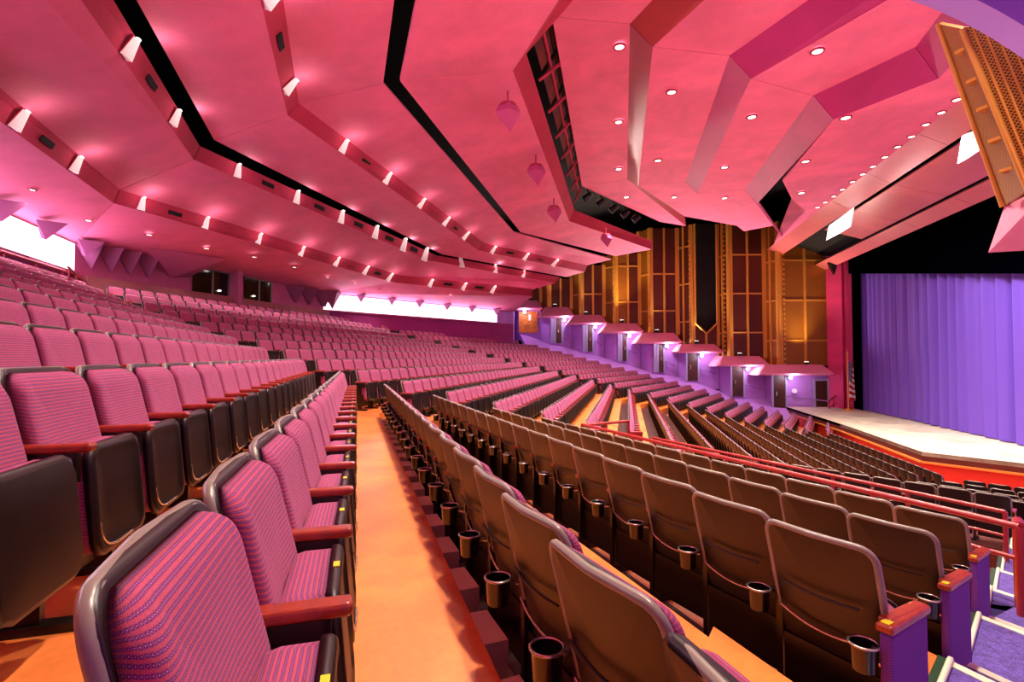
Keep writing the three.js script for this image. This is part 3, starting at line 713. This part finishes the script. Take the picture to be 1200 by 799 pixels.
// curtain, black border, black drape put in for the shade at the far side
{
  const N = 620, J = 10, pos = [], uv = [], idx = [], u0 = 39, u1 = 9;
  const y0 = EYE + STG + .04, y1 = EYE + 6.2;
  for (let j = 0; j <= J; j++) for (let i = 0; i <= N; i++) {
    const t = i / N, u = lerp(u0, u1, t), v = j / J, ph = u * 7.4 + 1.7 * Math.sin(u * .9) + .8 * Math.sin(u * 2.3);
    const amp = .13 * (1 - .35 * v) * (1 + .4 * Math.sin(u * 1.37));
    pos.push(14.75 + amp * Math.sin(ph) + .04 * Math.sin(ph * 2.1 + v), lerp(y0, y1, v), -u - .05 * Math.cos(ph)); uv.push(u, v);
    if (i < N && j < J) { const a = j * (N + 1) + i; idx.push(a, a + 1, a + N + 2, a, a + N + 2, a + N + 1); }
  }
  const g = new THREE.BufferGeometry(); g.setAttribute('position', new THREE.Float32BufferAttribute(pos, 3)); g.setAttribute('uv', new THREE.Float32BufferAttribute(uv, 2)); g.setIndex(idx); g.computeVertexNormals();
  tag(mesh('stage_curtain', g, M.curtain), 'closed purple pleated stage curtain hanging to the pale stage floor', 'curtain');
  const vp = [], vi = [], W = 200;
  for (let i = 0; i <= W; i++) {
    const u = lerp(39.5, 8, i / W), low = .163 * (CS * u - SN * 14.3), x = 14.3 + .07 * Math.sin(u * 6);
    vp.push(x, EYE + low, -u, x, EYE + 6.6, -u); if (i < W) { const a = i * 2; vi.push(a, a + 1, a + 3, a, a + 3, a + 2); }
  }
  const vg = new THREE.BufferGeometry(); vg.setAttribute('position', new THREE.Float32BufferAttribute(vp, 3)); vg.setIndex(vi); vg.computeVertexNormals(); vg.setAttribute('uv', new THREE.Float32BufferAttribute(new Float32Array(vp.length / 3 * 2), 2));
  tag(mesh('curtain_border', vg, M.velvetBlack), 'black border curtain dipping across the top of the stage opening', 'curtain');
  const lp = [], li = [];
  for (let i = 0; i <= 60; i++) { const u = lerp(40.5, 36.6, i / 60), x = 14.5 + .04 * Math.sin(u * 9); lp.push(x, EYE + STG + .02, -u, x, EYE + 6.4, -u); if (i < 60) { const a = i * 2; li.push(a, a + 1, a + 3, a, a + 3, a + 2); } }
  const lg = new THREE.BufferGeometry(); lg.setAttribute('position', new THREE.Float32BufferAttribute(lp, 3)); lg.setIndex(li); lg.computeVertexNormals(); lg.setAttribute('uv', new THREE.Float32BufferAttribute(new Float32Array(lp.length / 3 * 2), 2));
  tag(mesh('shade_drape', lg, M.velvetBlack), 'narrow black drape added for shade between the purple curtain and the flag', 'curtain');
}
for (const u of [24, 21, 18]) spot(hall(9.35, u, 7.36), hall(14.75, u, -.8), 0xf0e8ff, LUX.stage, .6, 1, 8);   // spots added at the header row to light the curtain
// near-black speaker on the pink wall, stage rail, flag
{
  const p = px(974, 314, 33.5), o = group('wall_speaker', p);
  mesh('speaker_body', new ConvexGeometry([V(-.3, .45, 0), V(.3, .45, 0), V(.12, -.5, 0), V(-.3, .45, .4), V(.3, .45, .4), V(.1, -.45, .3)]), M.standard, o);
  mesh('bracket', box(.1, .1, .3, 0, .1, -.2), M.standard, o);
  tag(o, 'small black wedge speaker high on the pink stage wall', 'speaker');
}
{
  const p = px(993, 418, 32.4).setY(EYE + STG), o = group('flag_on_pole', p);
  mesh('pole', new THREE.CylinderGeometry(.03, .03, 3.6, 10).translate(0, 1.8, 0), M.gold, o);
  mesh('pole_base', new THREE.CylinderGeometry(.1, .25, .14, 18).translate(0, .07, 0), M.gold, o);
  mesh('finial', new THREE.ConeGeometry(.06, .25, 10).translate(0, 3.7, 0), M.gold, o);
  const flagTex = noiseTexture(256, (u, v) => (u < .42 && v > .46) ? (Math.hypot((u * 14) % 1 - .5, (v * 16) % 1 - .5) < .26 ? [240, 240, 240] : [36, 44, 110]) : (Math.floor(v * 13) % 2 ? [238, 230, 230] : [190, 26, 40]));
  const pos = [], uv = [], idx = [];
  for (let j = 0; j <= 20; j++) for (let i = 0; i <= 24; i++) { const t = i / 24, v = j / 20; pos.push(.05 + .32 * t + .02 * Math.sin(t * 20), 3.5 - .25 - 2.6 * (1 - v) - .9 * t * v * .6, .12 * Math.sin(t * 15 + v * 2)); uv.push(t, v); if (i < 24 && j < 20) { const a = j * 25 + i; idx.push(a, a + 1, a + 26, a, a + 26, a + 25); } }
  const g = new THREE.BufferGeometry(); g.setAttribute('position', new THREE.Float32BufferAttribute(pos, 3)); g.setAttribute('uv', new THREE.Float32BufferAttribute(uv, 2)); g.setIndex(idx); g.computeVertexNormals();
  mesh('flag_cloth', g, std({ map: flagTex, roughness: .9 }), o);
  tag(o, 'draped flag with red and white stripes on a pole at the stage corner', 'flag');
  const a = pxH(972, 488, STG - .5), b = pxH(987, 476, STG), r = group('stage_stair_rail', V());
  const A1 = a.clone().setY(a.y + 1.0), B1 = b.clone().setY(b.y + 1.1);
  mesh('handrail', bar(A1, B1, .05), M.redRail, r); mesh('handrail', bar(A1.clone().add(UP(-.45)), B1.clone().add(UP(-.45)), .04), M.redRail, r);
  for (const t of [0, .33, .66, 1]) { const q = V().lerpVectors(A1, B1, t); mesh('rail_post', bar(q, q.clone().add(UP(-1.1)), .04), M.redRail, r); }
  tag(r, 'dark red stair rail climbing to the stage corner', 'handrail');
  const st = group('stage_steps', V());
  for (let i = 0; i < 5; i++) { const q = V().lerpVectors(a, b, i / 5); mesh('step', box(.6, .2, 1.1).translate(q.x, lerp(EYE + FRONT, EYE + STG, (i + .6) / 5), q.z + 1.2), M.redPaint, st); }
  tag(st, 'red steps beside the pink wall up to the stage', 'steps');
}

// ================================================================ NEAR SIDE: wall outside the frame, gold mesh screen and violet soffit
{
  const w = structure(group('wall_near'), 'lilac side wall beyond the stair aisle', 'wall');
  const a = cam(-12, -11.5, 0), b = cam(15.2, 9.8, 0);
  mesh('wall_run', board(a, b, EYE - 4.6, EYE + 9.4, -.3), M.purpleWall, w);
  const D = 8.5;
  // gold screen hanging over the near entrance: edge return with brackets, then the mesh face
  const o = group('gold_mesh_screen', V());
  const T0 = px(1100, 28, D), B0 = px(1176, 242, D), T1 = px(1128, 34, D - .9), B1 = px(1205, 222, D - .9), T2 = px(1330, -40, D - 2.4), B2 = px(1420, 190, D - 2.4);
  const frame = (p, q, r) => mesh('screen_edge', bar(p, q, r, 8), M.gold, o);
  mesh('edge_panel', slab([T0, T1, B1, B0], V(.04, 0, .04)), M.goldMesh, o);
  mesh('mesh_panel', slab([T1, T2, B2, B1], V(.03, 0, .03)), M.goldMesh, o);
  frame(T0, B0, .05); frame(T1, B1, .045);
  for (const t of [.17, .34, .5, .68, .85]) { const p = V().lerpVectors(T0, B0, t).lerp(V().lerpVectors(T1, B1, t), .5); mesh('bracket', box(.42, .05, .3).rotateY(.5).translate(p.x + .12, p.y, p.z + .12), M.gold, o); }
  for (let k = 1; k <= 14; k++) { const t = k / 15; frame(V().lerpVectors(T1, T2, t), V().lerpVectors(B1, B2, t), .018); }
  tag(o, 'leaning gold mesh screen with bracketed edge below the violet soffit', 'screen');
  const c = mesh('near_canopy', slab([px(1158, 296, D), px(1177, 242, D), px(1240, 210, D - 1), px(1260, 290, D - 1)], V(.6, 0, .5)), M.canopy, w);
  // violet curved soffit
  const lower = [], upper = [], top = [];
  for (let i = 0; i <= 16; i++) { const t = i / 16, x = lerp(1000, 1330, t), yy = -16 + 50 * t + 150 * t * t; lower.push(px(x, yy, 7.4 - 1.6 * t)); upper.push(px(x + 10, yy - 24 - 14 * t, 7.3 - 1.6 * t)); top.push(px(x + 150, yy - 190, 6.6 - 1.2 * t)); }
  const tris = [], tri2 = [];
  for (let i = 0; i < 16; i++) { tris.push([lower[i], lower[i + 1], upper[i + 1]], [lower[i], upper[i + 1], upper[i]]); tri2.push([upper[i], upper[i + 1], top[i + 1]], [upper[i], top[i + 1], top[i]]); }
  const sf = structure(group('soffit_near'), 'violet curved soffit over the near gold screen', 'soffit');
  mesh('soffit_edge', fromTris(tris), M.violetPale, sf); mesh('soffit_face', fromTris(tri2), M.violet, sf);
  // unseen uplights added along the near wall to brighten the ceiling
  for (let i = 0; i < 6; i++) {
    const p = V().lerpVectors(a, b, .32 + i * .12), n = V(-.6, 0, -.8).multiplyScalar(.8).add(p).setY(EYE + lerp(2.6, .2, i / 5));
    const ul = group('canopy_uplight', n);
    mesh('lamp_body', new THREE.CylinderGeometry(.16, .12, .2, 14), M.standard, ul);
    mesh('lamp_lens', new THREE.CylinderGeometry(.13, .13, .02, 14).translate(0, .11, 0), M.glowWarm, ul);
    mesh('ledge', box(.9, .1, .6, 0, -.15, 0), M.canopy, ul);
    tag(ul, `added unseen uplight on a ledge of the lilac side wall, ${ord(6 - i)} from the stage`, 'lamp', 'added uplights on the lilac side wall');
    spot(n.clone().add(UP(.2)), n.clone().add(V(-5, 6, -6)), 0xffe0d0, LUX.canopyUp * .6, 1.0, .9, 6);
  }
}

// ================================================================ STAIR AISLE
{
  const st = structure(group('floor_stairs'), 'purple carpeted stair aisle with pale nosings', 'stairs');
  for (let k = 0; k <= 8; k++) {
    const dirK = (q) => { const a = K1(Math.min(q, 4)), e = nearEnd(Math.max(1, Math.min(q, 4))); return e.clone().sub(K1(Math.max(1, Math.min(q, 4)))).setY(0).normalize(); };
    const endAt = (q) => q <= 5 && q >= 1 ? cam(...nearEndCam[q], 0) : q < 1 ? cam(-.3, -.6, 0) : cam(4.45 + (q - 5) * 1.0, 4.7 + (q - 5) * .98, 0);
    const d0 = dirK(k), d1 = dirK(k + 1), gap = .12, W = 2.3;
    const sh = cam(.3, .3, 0).sub(cam(0, 0, 0)), e0 = endAt(k).add(sh), e1 = endAt(k + 1).add(sh), back = V(-.22, 0, 0);
    const y0 = EYE + (k <= 4 ? floorOf(k) : floorOf(4) - (k - 4) * .235);
    const n0 = e0.clone().add(back).addScaledVector(d0, gap), n1 = e1.clone().add(back).addScaledVector(d1, gap), perp = V(-d1.z, 0, d1.x); if (perp.x > 0) perp.negate();
    const m1 = n1.clone().lerp(n0, .26);                         // the middle step starts before the next row
    const q = (p, d, w, y) => p.clone().addScaledVector(d, w).setY(y);
    mesh('tread', slab([q(n0, d0, 0, y0), q(m1, d1, 0, y0), q(m1, d1, W, y0), q(n0, d0, W, y0)], UP(-.3)), M.carpet, st);
    mesh('tread', slab([q(m1, d1, 0, y0 - .118), q(n1, d1, 0, y0 - .118), q(n1, d1, W, y0 - .118), q(m1, d1, W, y0 - .118)], UP(-.3)), M.carpet, st);
    const nose = (p, d, y) => { const f = V(-d.z, 0, d.x); if (f.x < 0) f.negate(); mesh('nosing', slab([q(p, d, 0, y + .006), q(p, d, W, y + .006), q(p, d, W, y + .006).addScaledVector(f, -.055), q(p, d, 0, y + .006).addScaledVector(f, -.055)], UP(-.03)), M.nosing, st); };
    nose(m1, d1, y0); nose(n1, d1, y0 - .118);
    mesh('edge_trim', plain([bar(q(n0, d0, -.01, y0 + .012), q(m1, d1, -.01, y0 + .012), .016, 6), bar(q(m1, d1, -.01, y0 - .105), q(n1, d1, -.01, y0 - .105), .016, 6)]), M.nosing, st);
    mesh('edge_strip', plain([slab([q(n0, d0, -.07, y0 + .004), q(m1, d1, -.07, y0 + .004), q(m1, d1, -.02, y0 + .004), q(n0, d0, -.02, y0 + .004)], UP(-.3))]), M.trimGreen, st);
    if (k < 5) mesh('aisle_floor', slab([q(n0, d0, -1.0, y0 - .004), q(m1, d1, -1.0, y0 - .004), q(m1, d1, -.05, y0 - .004), q(n0, d0, -.05, y0 - .004)], UP(-.3)), M.orange, st);
  }
}

// ================================================================ GUARD RAILS
function guard(pts, H, drop, label, posts, mids = [.26, .5], r = .03) {
  const o = group('guard_rail', V()), P = pts.map(([L, D]) => cam(L, D, H));
  for (let i = 0; i < P.length - 1; i++) {
    mesh('top_rail', bar(P[i], P[i + 1], r), M.redRail, o);
    for (const m of mids) mesh('lower_rail', bar(P[i].clone().add(UP(-m)), P[i + 1].clone().add(UP(-m)), r * .7), M.redRail, o);
    for (let q = 0; q <= posts; q++) { const p = V().lerpVectors(P[i], P[i + 1], q / posts); mesh('rail_post', bar(p, p.clone().add(UP(-drop)), r * .9), M.redRail, o); }
  }
  tag(o, label, 'guard rail');
}
guard([[1.43, 10.5], [4.12, 4.2]], -1.38, .9, 'red guard rail just in front of the last row above the entry', 6, [.26]);
guard([[3.4, 12.4], [6.2, 6.5]], -1.95, 1.6, 'red guard rail on the stage side of the sunken entry', 6, [.3]);
guard([[1.43, 10.5], [2.54, 11.2]], -1.4, 1.1, 'short red rail closing the end of the centre block row', 2, [.3]);
guard([[4.12, 4.2], [4.25, 4.35]], -1.38, .9, 'red gate post standing at the stair aisle beside the rail', 1, [.2, .4], .04);
{
  const o = group('red_end_panel', V());
  const a = px(738, 508, 11.2), b = px(752, 508, 11.2);
  mesh('panel', board(a, b, a.y - .42, a.y, .08), M.redRail, o); mesh('cap', board(a, b, a.y, a.y + .05, .14, -.03), M.redRail, o);
  tag(o, 'solid red end panel beside the short rail of the centre block', 'panel');
}
for (const [x0, y0, x1, y1, H, label] of [[0, 294, 76, 318, 2.22, 'thin red rail before the glowing strip behind the rear seats'], [80, 313, 98, 329, 2.2, 'short stair rail at the corner of the rear parapet'], [440, 372, 462, 381, 2.2, 'pale stair rail under the far glowing strip']]) {
  const a = pxH(x0, y0, H), b = pxH(x1, y1, H), o = group('rear_handrail', V());
  mesh('rail', bar(a, b, .03), M.redRail, o);
  for (const t of [.05, .5, .95]) { const p = V().lerpVectors(a, b, t); mesh('rail_post', bar(p, p.clone().add(UP(-.35)), .022), M.redRail, o); }
  tag(o, label, 'handrail');
}
// low dark parapet in front of the upper rows
{
  const w = structure(group('wall_parapet'), 'low dark parapet before the upper rows', 'wall'), e = edge(-6);
  for (let i = 0; i < 3; i++) mesh('parapet_run', board(V(e[i].x + .0, 0, e[i].z), V(e[i + 1].x, 0, e[i + 1].z), EYE + floorOf(-5), EYE + floorOf(-6) + .16, .1, 0), M.standard, w);
}

// ================================================================ THEATRE SEATS
// local frame: +x faces the stage, y up, z across; origin on the floor under the back
const SW = .51;
const recl = (y) => .03 + (.87 - y) * .25;                      // where the back leans to
const backBend = (cy, off) => (x, y, z) => { const Y = cy + y; return [recl(Y) + off + z + .9 * x * x * .55, Y - z * .22, x]; };
const G = {
  shell: pillow(.475, .60, .06, [[.03, -.016], [.006, -.013], [0, -.006], [0, .006], [.006, .009]], 7, backBend(.575, 0)),
  rim: null,
  cushion: pillow(.452, .55, .065, [[.0, .0], [0, .03], [.006, .046], [.02, .055], [.04, .060], [.064, .0625]], 7, backBend(.585, .007)),
  seat: pillow(.42, .38, .07, [[.03, -.085], [.006, -.07], [0, -.045], [0, .03]], 6, (x, y, z) => [.275 + z - (y) * .10, .40 + y, x], 0),
  pan: pillow(.425, .40, .07, [[0, 0], [0, .018], [.008, .028], [.03, .03], [.045, .022], [.10, .022]], 6, (x, y, z) => [.305 + z - (y) * .10, .40 + y, x]),
  arm: rbox(.28, .032, .055, .013, .205, .605, SW / 2, 2),
  stand: plain([box(.22, .10, .035, .19, .538, SW / 2), box(.12, .52, .032, .15, .26, SW / 2), box(.30, .03, .06, .18, .015, SW / 2)]),
  cup: (() => { const p = [[.034, 0], [.036, .004], [.040, .085], [.0435, .088], [.043, .091], [.038, .088], [.034, .008], [0, .006]].map(([r, y]) => new THREE.Vector2(r * 1.22, y * 1.1)); return new THREE.LatheGeometry(p, 18).translate(.005, .42, SW / 2 - .045); })(),
  ring: new THREE.TorusGeometry(.051, .0055, 6, 20).rotateX(Math.PI / 2).translate(.005, .519, SW / 2 - .045),
  clip: box(.08, .012, .012, .08, .497, SW / 2 - .03),
  ridge: null,
  lip: tube([[-.05, -.178], [.09, -.176], [.15, -.16], [.185, -.125], [.192, -.07]].map(([z, y]) => V(.336 - y * .10, .40 + y, z)), .005, 5, 14),
  plate: box(.016, .004, .034, .302, .600, 0),
  kick: box(.02, .25, .44, .165, .205, 0),
  foot: plain([box(.12, .21, .27, .03, .105, -.03), box(.03, .06, .27, .1, .03, -.03)]),
};
{
  // rear relief: a dark crease across the back and a pale curved seam low down
  const at = (x, y, o) => V(recl(y) - .036 - o + .5 * x * x, y, x);
  const line = (y, bow, w, o) => { const p = []; for (let i = -6; i <= 6; i++) { const x = i / 6 * w; p.push(at(x, y + bow * x * x, o)); } return p; };
  G.ridge = tube(line(.60, .25, .16, .002), .006, 5, 10);
  G.seam = tube(line(.435, .9, .20, .0), .006, 5, 10);
  // rim: olive edge, paled to hold its top highlight, following the top and sides of the shell
  const q = [], hw = .232, r = .055;
  for (const [x, y] of [[-hw, .45], [-hw, .6], [-hw, .75]]) q.push([x, y]);
  for (let a = 180; a >= 90; a -= 22.5) q.push([-hw + r + r * Math.cos(a * Math.PI / 180), .81 + r * Math.sin(a * Math.PI / 180)]);
  q.push([0, .865]);
  for (let a = 90; a >= 0; a -= 22.5) q.push([hw - r + r * Math.cos(a * Math.PI / 180), .81 + r * Math.sin(a * Math.PI / 180)]);
  for (const [x, y] of [[hw, .75], [hw, .6], [hw, .45]]) q.push([x, y]);
  G.rim = tube(q.map(([x, y]) => V(recl(y) + .495 * x * x - .006, y, x)), .0135, 8, 60);
}
const LO = (() => {                                              // light copy for the distant rows, same shape and materials
  const shell = pillow(.475, .60, .06, [[.02, -.03], [0, -.01], [0, .015]], 3, backBend(.575, 0));
  const cush = pillow(.43, .52, .07, [[0, .0], [.0, .04], [.04, .068]], 3, backBend(.60, .018));
  const seat = pillow(.42, .38, .07, [[.02, -.05], [0, -.02], [0, .03]], 3, (x, y, z) => [.275 + z - y * .10, .40 + y, x]);
  const pan = pillow(.44, .40, .07, [[0, 0], [0, .02], [.02, .03]], 3, (x, y, z) => [.305 + z - y * .10, .40 + y, x]);
  const rim = tube([[-.232, .5], [-.232, .8], [-.19, .862], [0, .866], [.19, .862], [.232, .8], [.232, .5]].map(([x, y]) => V(recl(y) + .5 * x * x - .004, y, x)), .017, 4, 8);
  const arm = box(.28, .032, .055, .205, .605, SW / 2), st = plain([box(.02, .25, .44, .165, .205, 0), box(.22, .10, .035, .19, .538, SW / 2), box(.12, .52, .032, .15, .26, SW / 2)]);
  const parts = [[plain([shell, pan]), M.shell], [plain([cush, seat]), M.fabric], [rim, M.shellRim], [arm, M.wood], [st, M.standard]].map(([g, m]) => [plain([g]), m]);
  const g = mergeGeometries(parts.map((p) => p[0]), true);
  return [g, parts.map((p) => p[1])];
})();
function makeSeat(tagged, footed) {
  const o = new THREE.Group();
  const add = (n, g, m, p = o) => mesh(n, g, m, p);
  const sh = add('back_shell', G.shell, M.shell); add('shell_rim', G.rim, M.shellRim, sh); add('crease', G.ridge, M.standard, sh); add('seam', G.seam, M.metal, sh);
  add('back_cushion', G.cushion, M.fabric);
  add('seat_cushion', G.seat, M.fabric);
  const pan = add('seat_pan', G.pan, M.shell); add('pan_edge', G.lip, M.metal, pan); if (tagged) add('number_tag', G.plate, M.yellow, pan);
  const arm = add('armrest', G.arm, M.wood);
  add('standard', G.stand, M.standard);
  const cup = add('cup_holder', G.cup, M.cup); add('cup_ring', G.ring, M.metal, cup); add('cup_clip', G.clip, M.metal, cup);
  add('kick_panel', G.kick, M.standard);
  if (footed) add('floor_bracket', G.foot, M.cream);
  return o;
}
const rowWord = (k) => k === 0 ? 'with armrests along the orange walkway' : k === 1 ? 'backing onto the orange walkway'
  : k < 0 ? `${ord(-k)} row behind the walkway` : k === 4 ? 'right behind the red guard rail' : `${ord(k)} row below the walkway`;
const sectionWord = ['stair-side block', 'centre block', 'gold-wall block'];
const spots = [];
for (const k of ROWS.slice(0, -1)) for (let i = 0; i < 3; i++) {
  if (i === 0 && !hasNear(k)) continue;
  const a = rowLine[k][i], b = rowLine[k][i + 1], len = a.distanceTo(b), d = V().subVectors(b, a).normalize();
  const f = V(-d.z, 0, d.x); if (f.x < 0) f.negate();
  const turn = Math.atan2(-f.z, f.x), margin = i === 0 ? (k >= 1 && k <= 4 ? .12 : .0) : .35;
  const n = Math.floor((len - margin - .3) / SW), start = i === 0 && k >= 1 && k <= 4 ? margin : i === 0 ? len - .3 - n * SW + (k === 0 ? -.38 : 0) : margin + ((len - margin - .3) - n * SW) / 2;
  for (let j = 0; j < n; j++) {
    const p = a.clone().addScaledVector(d, start + SW * (j + .5)).addScaledVector(f, i === 0 && k >= 1 && k <= 4 ? -.13 : 0), q = proj(p.clone().add(UP(.6)));
    if (q[2] < (k === 0 ? .5 : .28) || q[0] < -260 || q[0] > 1420 || q[1] > 1500) continue;
    const fan = i === 0 && k >= 1 && k <= 4 ? .15 * Math.max(0, 1 - j * SW / 4.5) : 0;
    spots.push({ fan, k, i, j, n, p, turn, f, d, dist: q[2], on: q[0] > -30 && q[0] < 1230 && q[1] < 1000, end: i === 0 && j === 0 });
  }
}
spots.sort((a, b) => (b.on - a.on) || (a.dist - b.dist));
const protoTagged = makeSeat(true), protoPlain = makeSeat(false), protoFooted = makeSeat(true, true);
spots.slice(0, 300).forEach((s, idx) => {
  const o = (s.k === 1 && s.i === 0 ? protoFooted : s.k === 0 || s.k === 1 ? protoTagged : protoPlain).clone(); o.name = numbered('theatre_seat'); o.position.copy(s.p); o.rotation.y = s.turn + s.fan + (rnd() - .5) * .03; scene.add(o);
  o.traverse((c) => { c.castShadow = c.receiveShadow = true; });
  tag(o, `plum theatre seat ${rowWord(s.k)}, ${s.i === 0 ? ord(s.n - s.j) + ' before' : ord(s.j + 1) + ' past'} the row bend`, 'theatre seat', `seats ${rowWord(s.k)}, ${sectionWord[s.i]}`);
});
{
  const rest = spots.slice(300), im = new THREE.InstancedMesh(LO[0], LO[1], rest.length), m = new THREE.Matrix4(), q = new THREE.Quaternion();
  rest.forEach((s, i) => { q.setFromAxisAngle(V(0, 1, 0), s.turn); m.compose(s.p, q, V(1, 1, 1)); im.setMatrixAt(i, m); });
  im.name = 'distant_theatre_seats'; im.castShadow = im.receiveShadow = true; im.userData = { kind: 'stuff', label: 'remaining rows of plum tip-up theatre seats across the hall', category: 'theatre seats' };
  scene.add(im);
  console.log('seats', spots.length, 'instanced', rest.length, 'farthest single', spots[299]?.dist);
}
// end panels at the stair aisle
for (const k of [2, 3, 4]) {
  const s = spots.find((t) => t.k === k && t.end); if (!s) continue;
  const o = group('seat_end_panel', s.p.clone().addScaledVector(s.d, -SW / 2 - .03)); o.rotation.y = s.turn + s.fan + .06;
  mesh('side_panel', rbox(.32, .50, .045, .015, .22, .33, .0), M.sideFabric, o);
  const arm = mesh('armrest', rbox(.34, .034, .062, .012, .22, .60, 0), M.wood, o); mesh('number_tag', box(.04, .004, .03, .08, .62, 0), M.yellow, arm);
  const l = mesh('aisle_lamp', rbox(.07, .05, .05, .012, .22, .36, -.04), M.standard, o); mesh('lamp_hood', rbox(.09, .018, .06, .006, .22, .395, -.045), M.metal, l);
  mesh('panel_foot', box(.3, .08, .045, .22, .04, 0), M.standard, o);
  tag(o, ['', '', 'purple fabric end panel with wooden armrest, two rows behind the guard rail', 'purple fabric end panel with wooden armrest, one row behind the guard rail', 'purple fabric end panel with wooden armrest, at the guard rail gate'][k], 'end panel');
}

renderer.render(scene, camera);
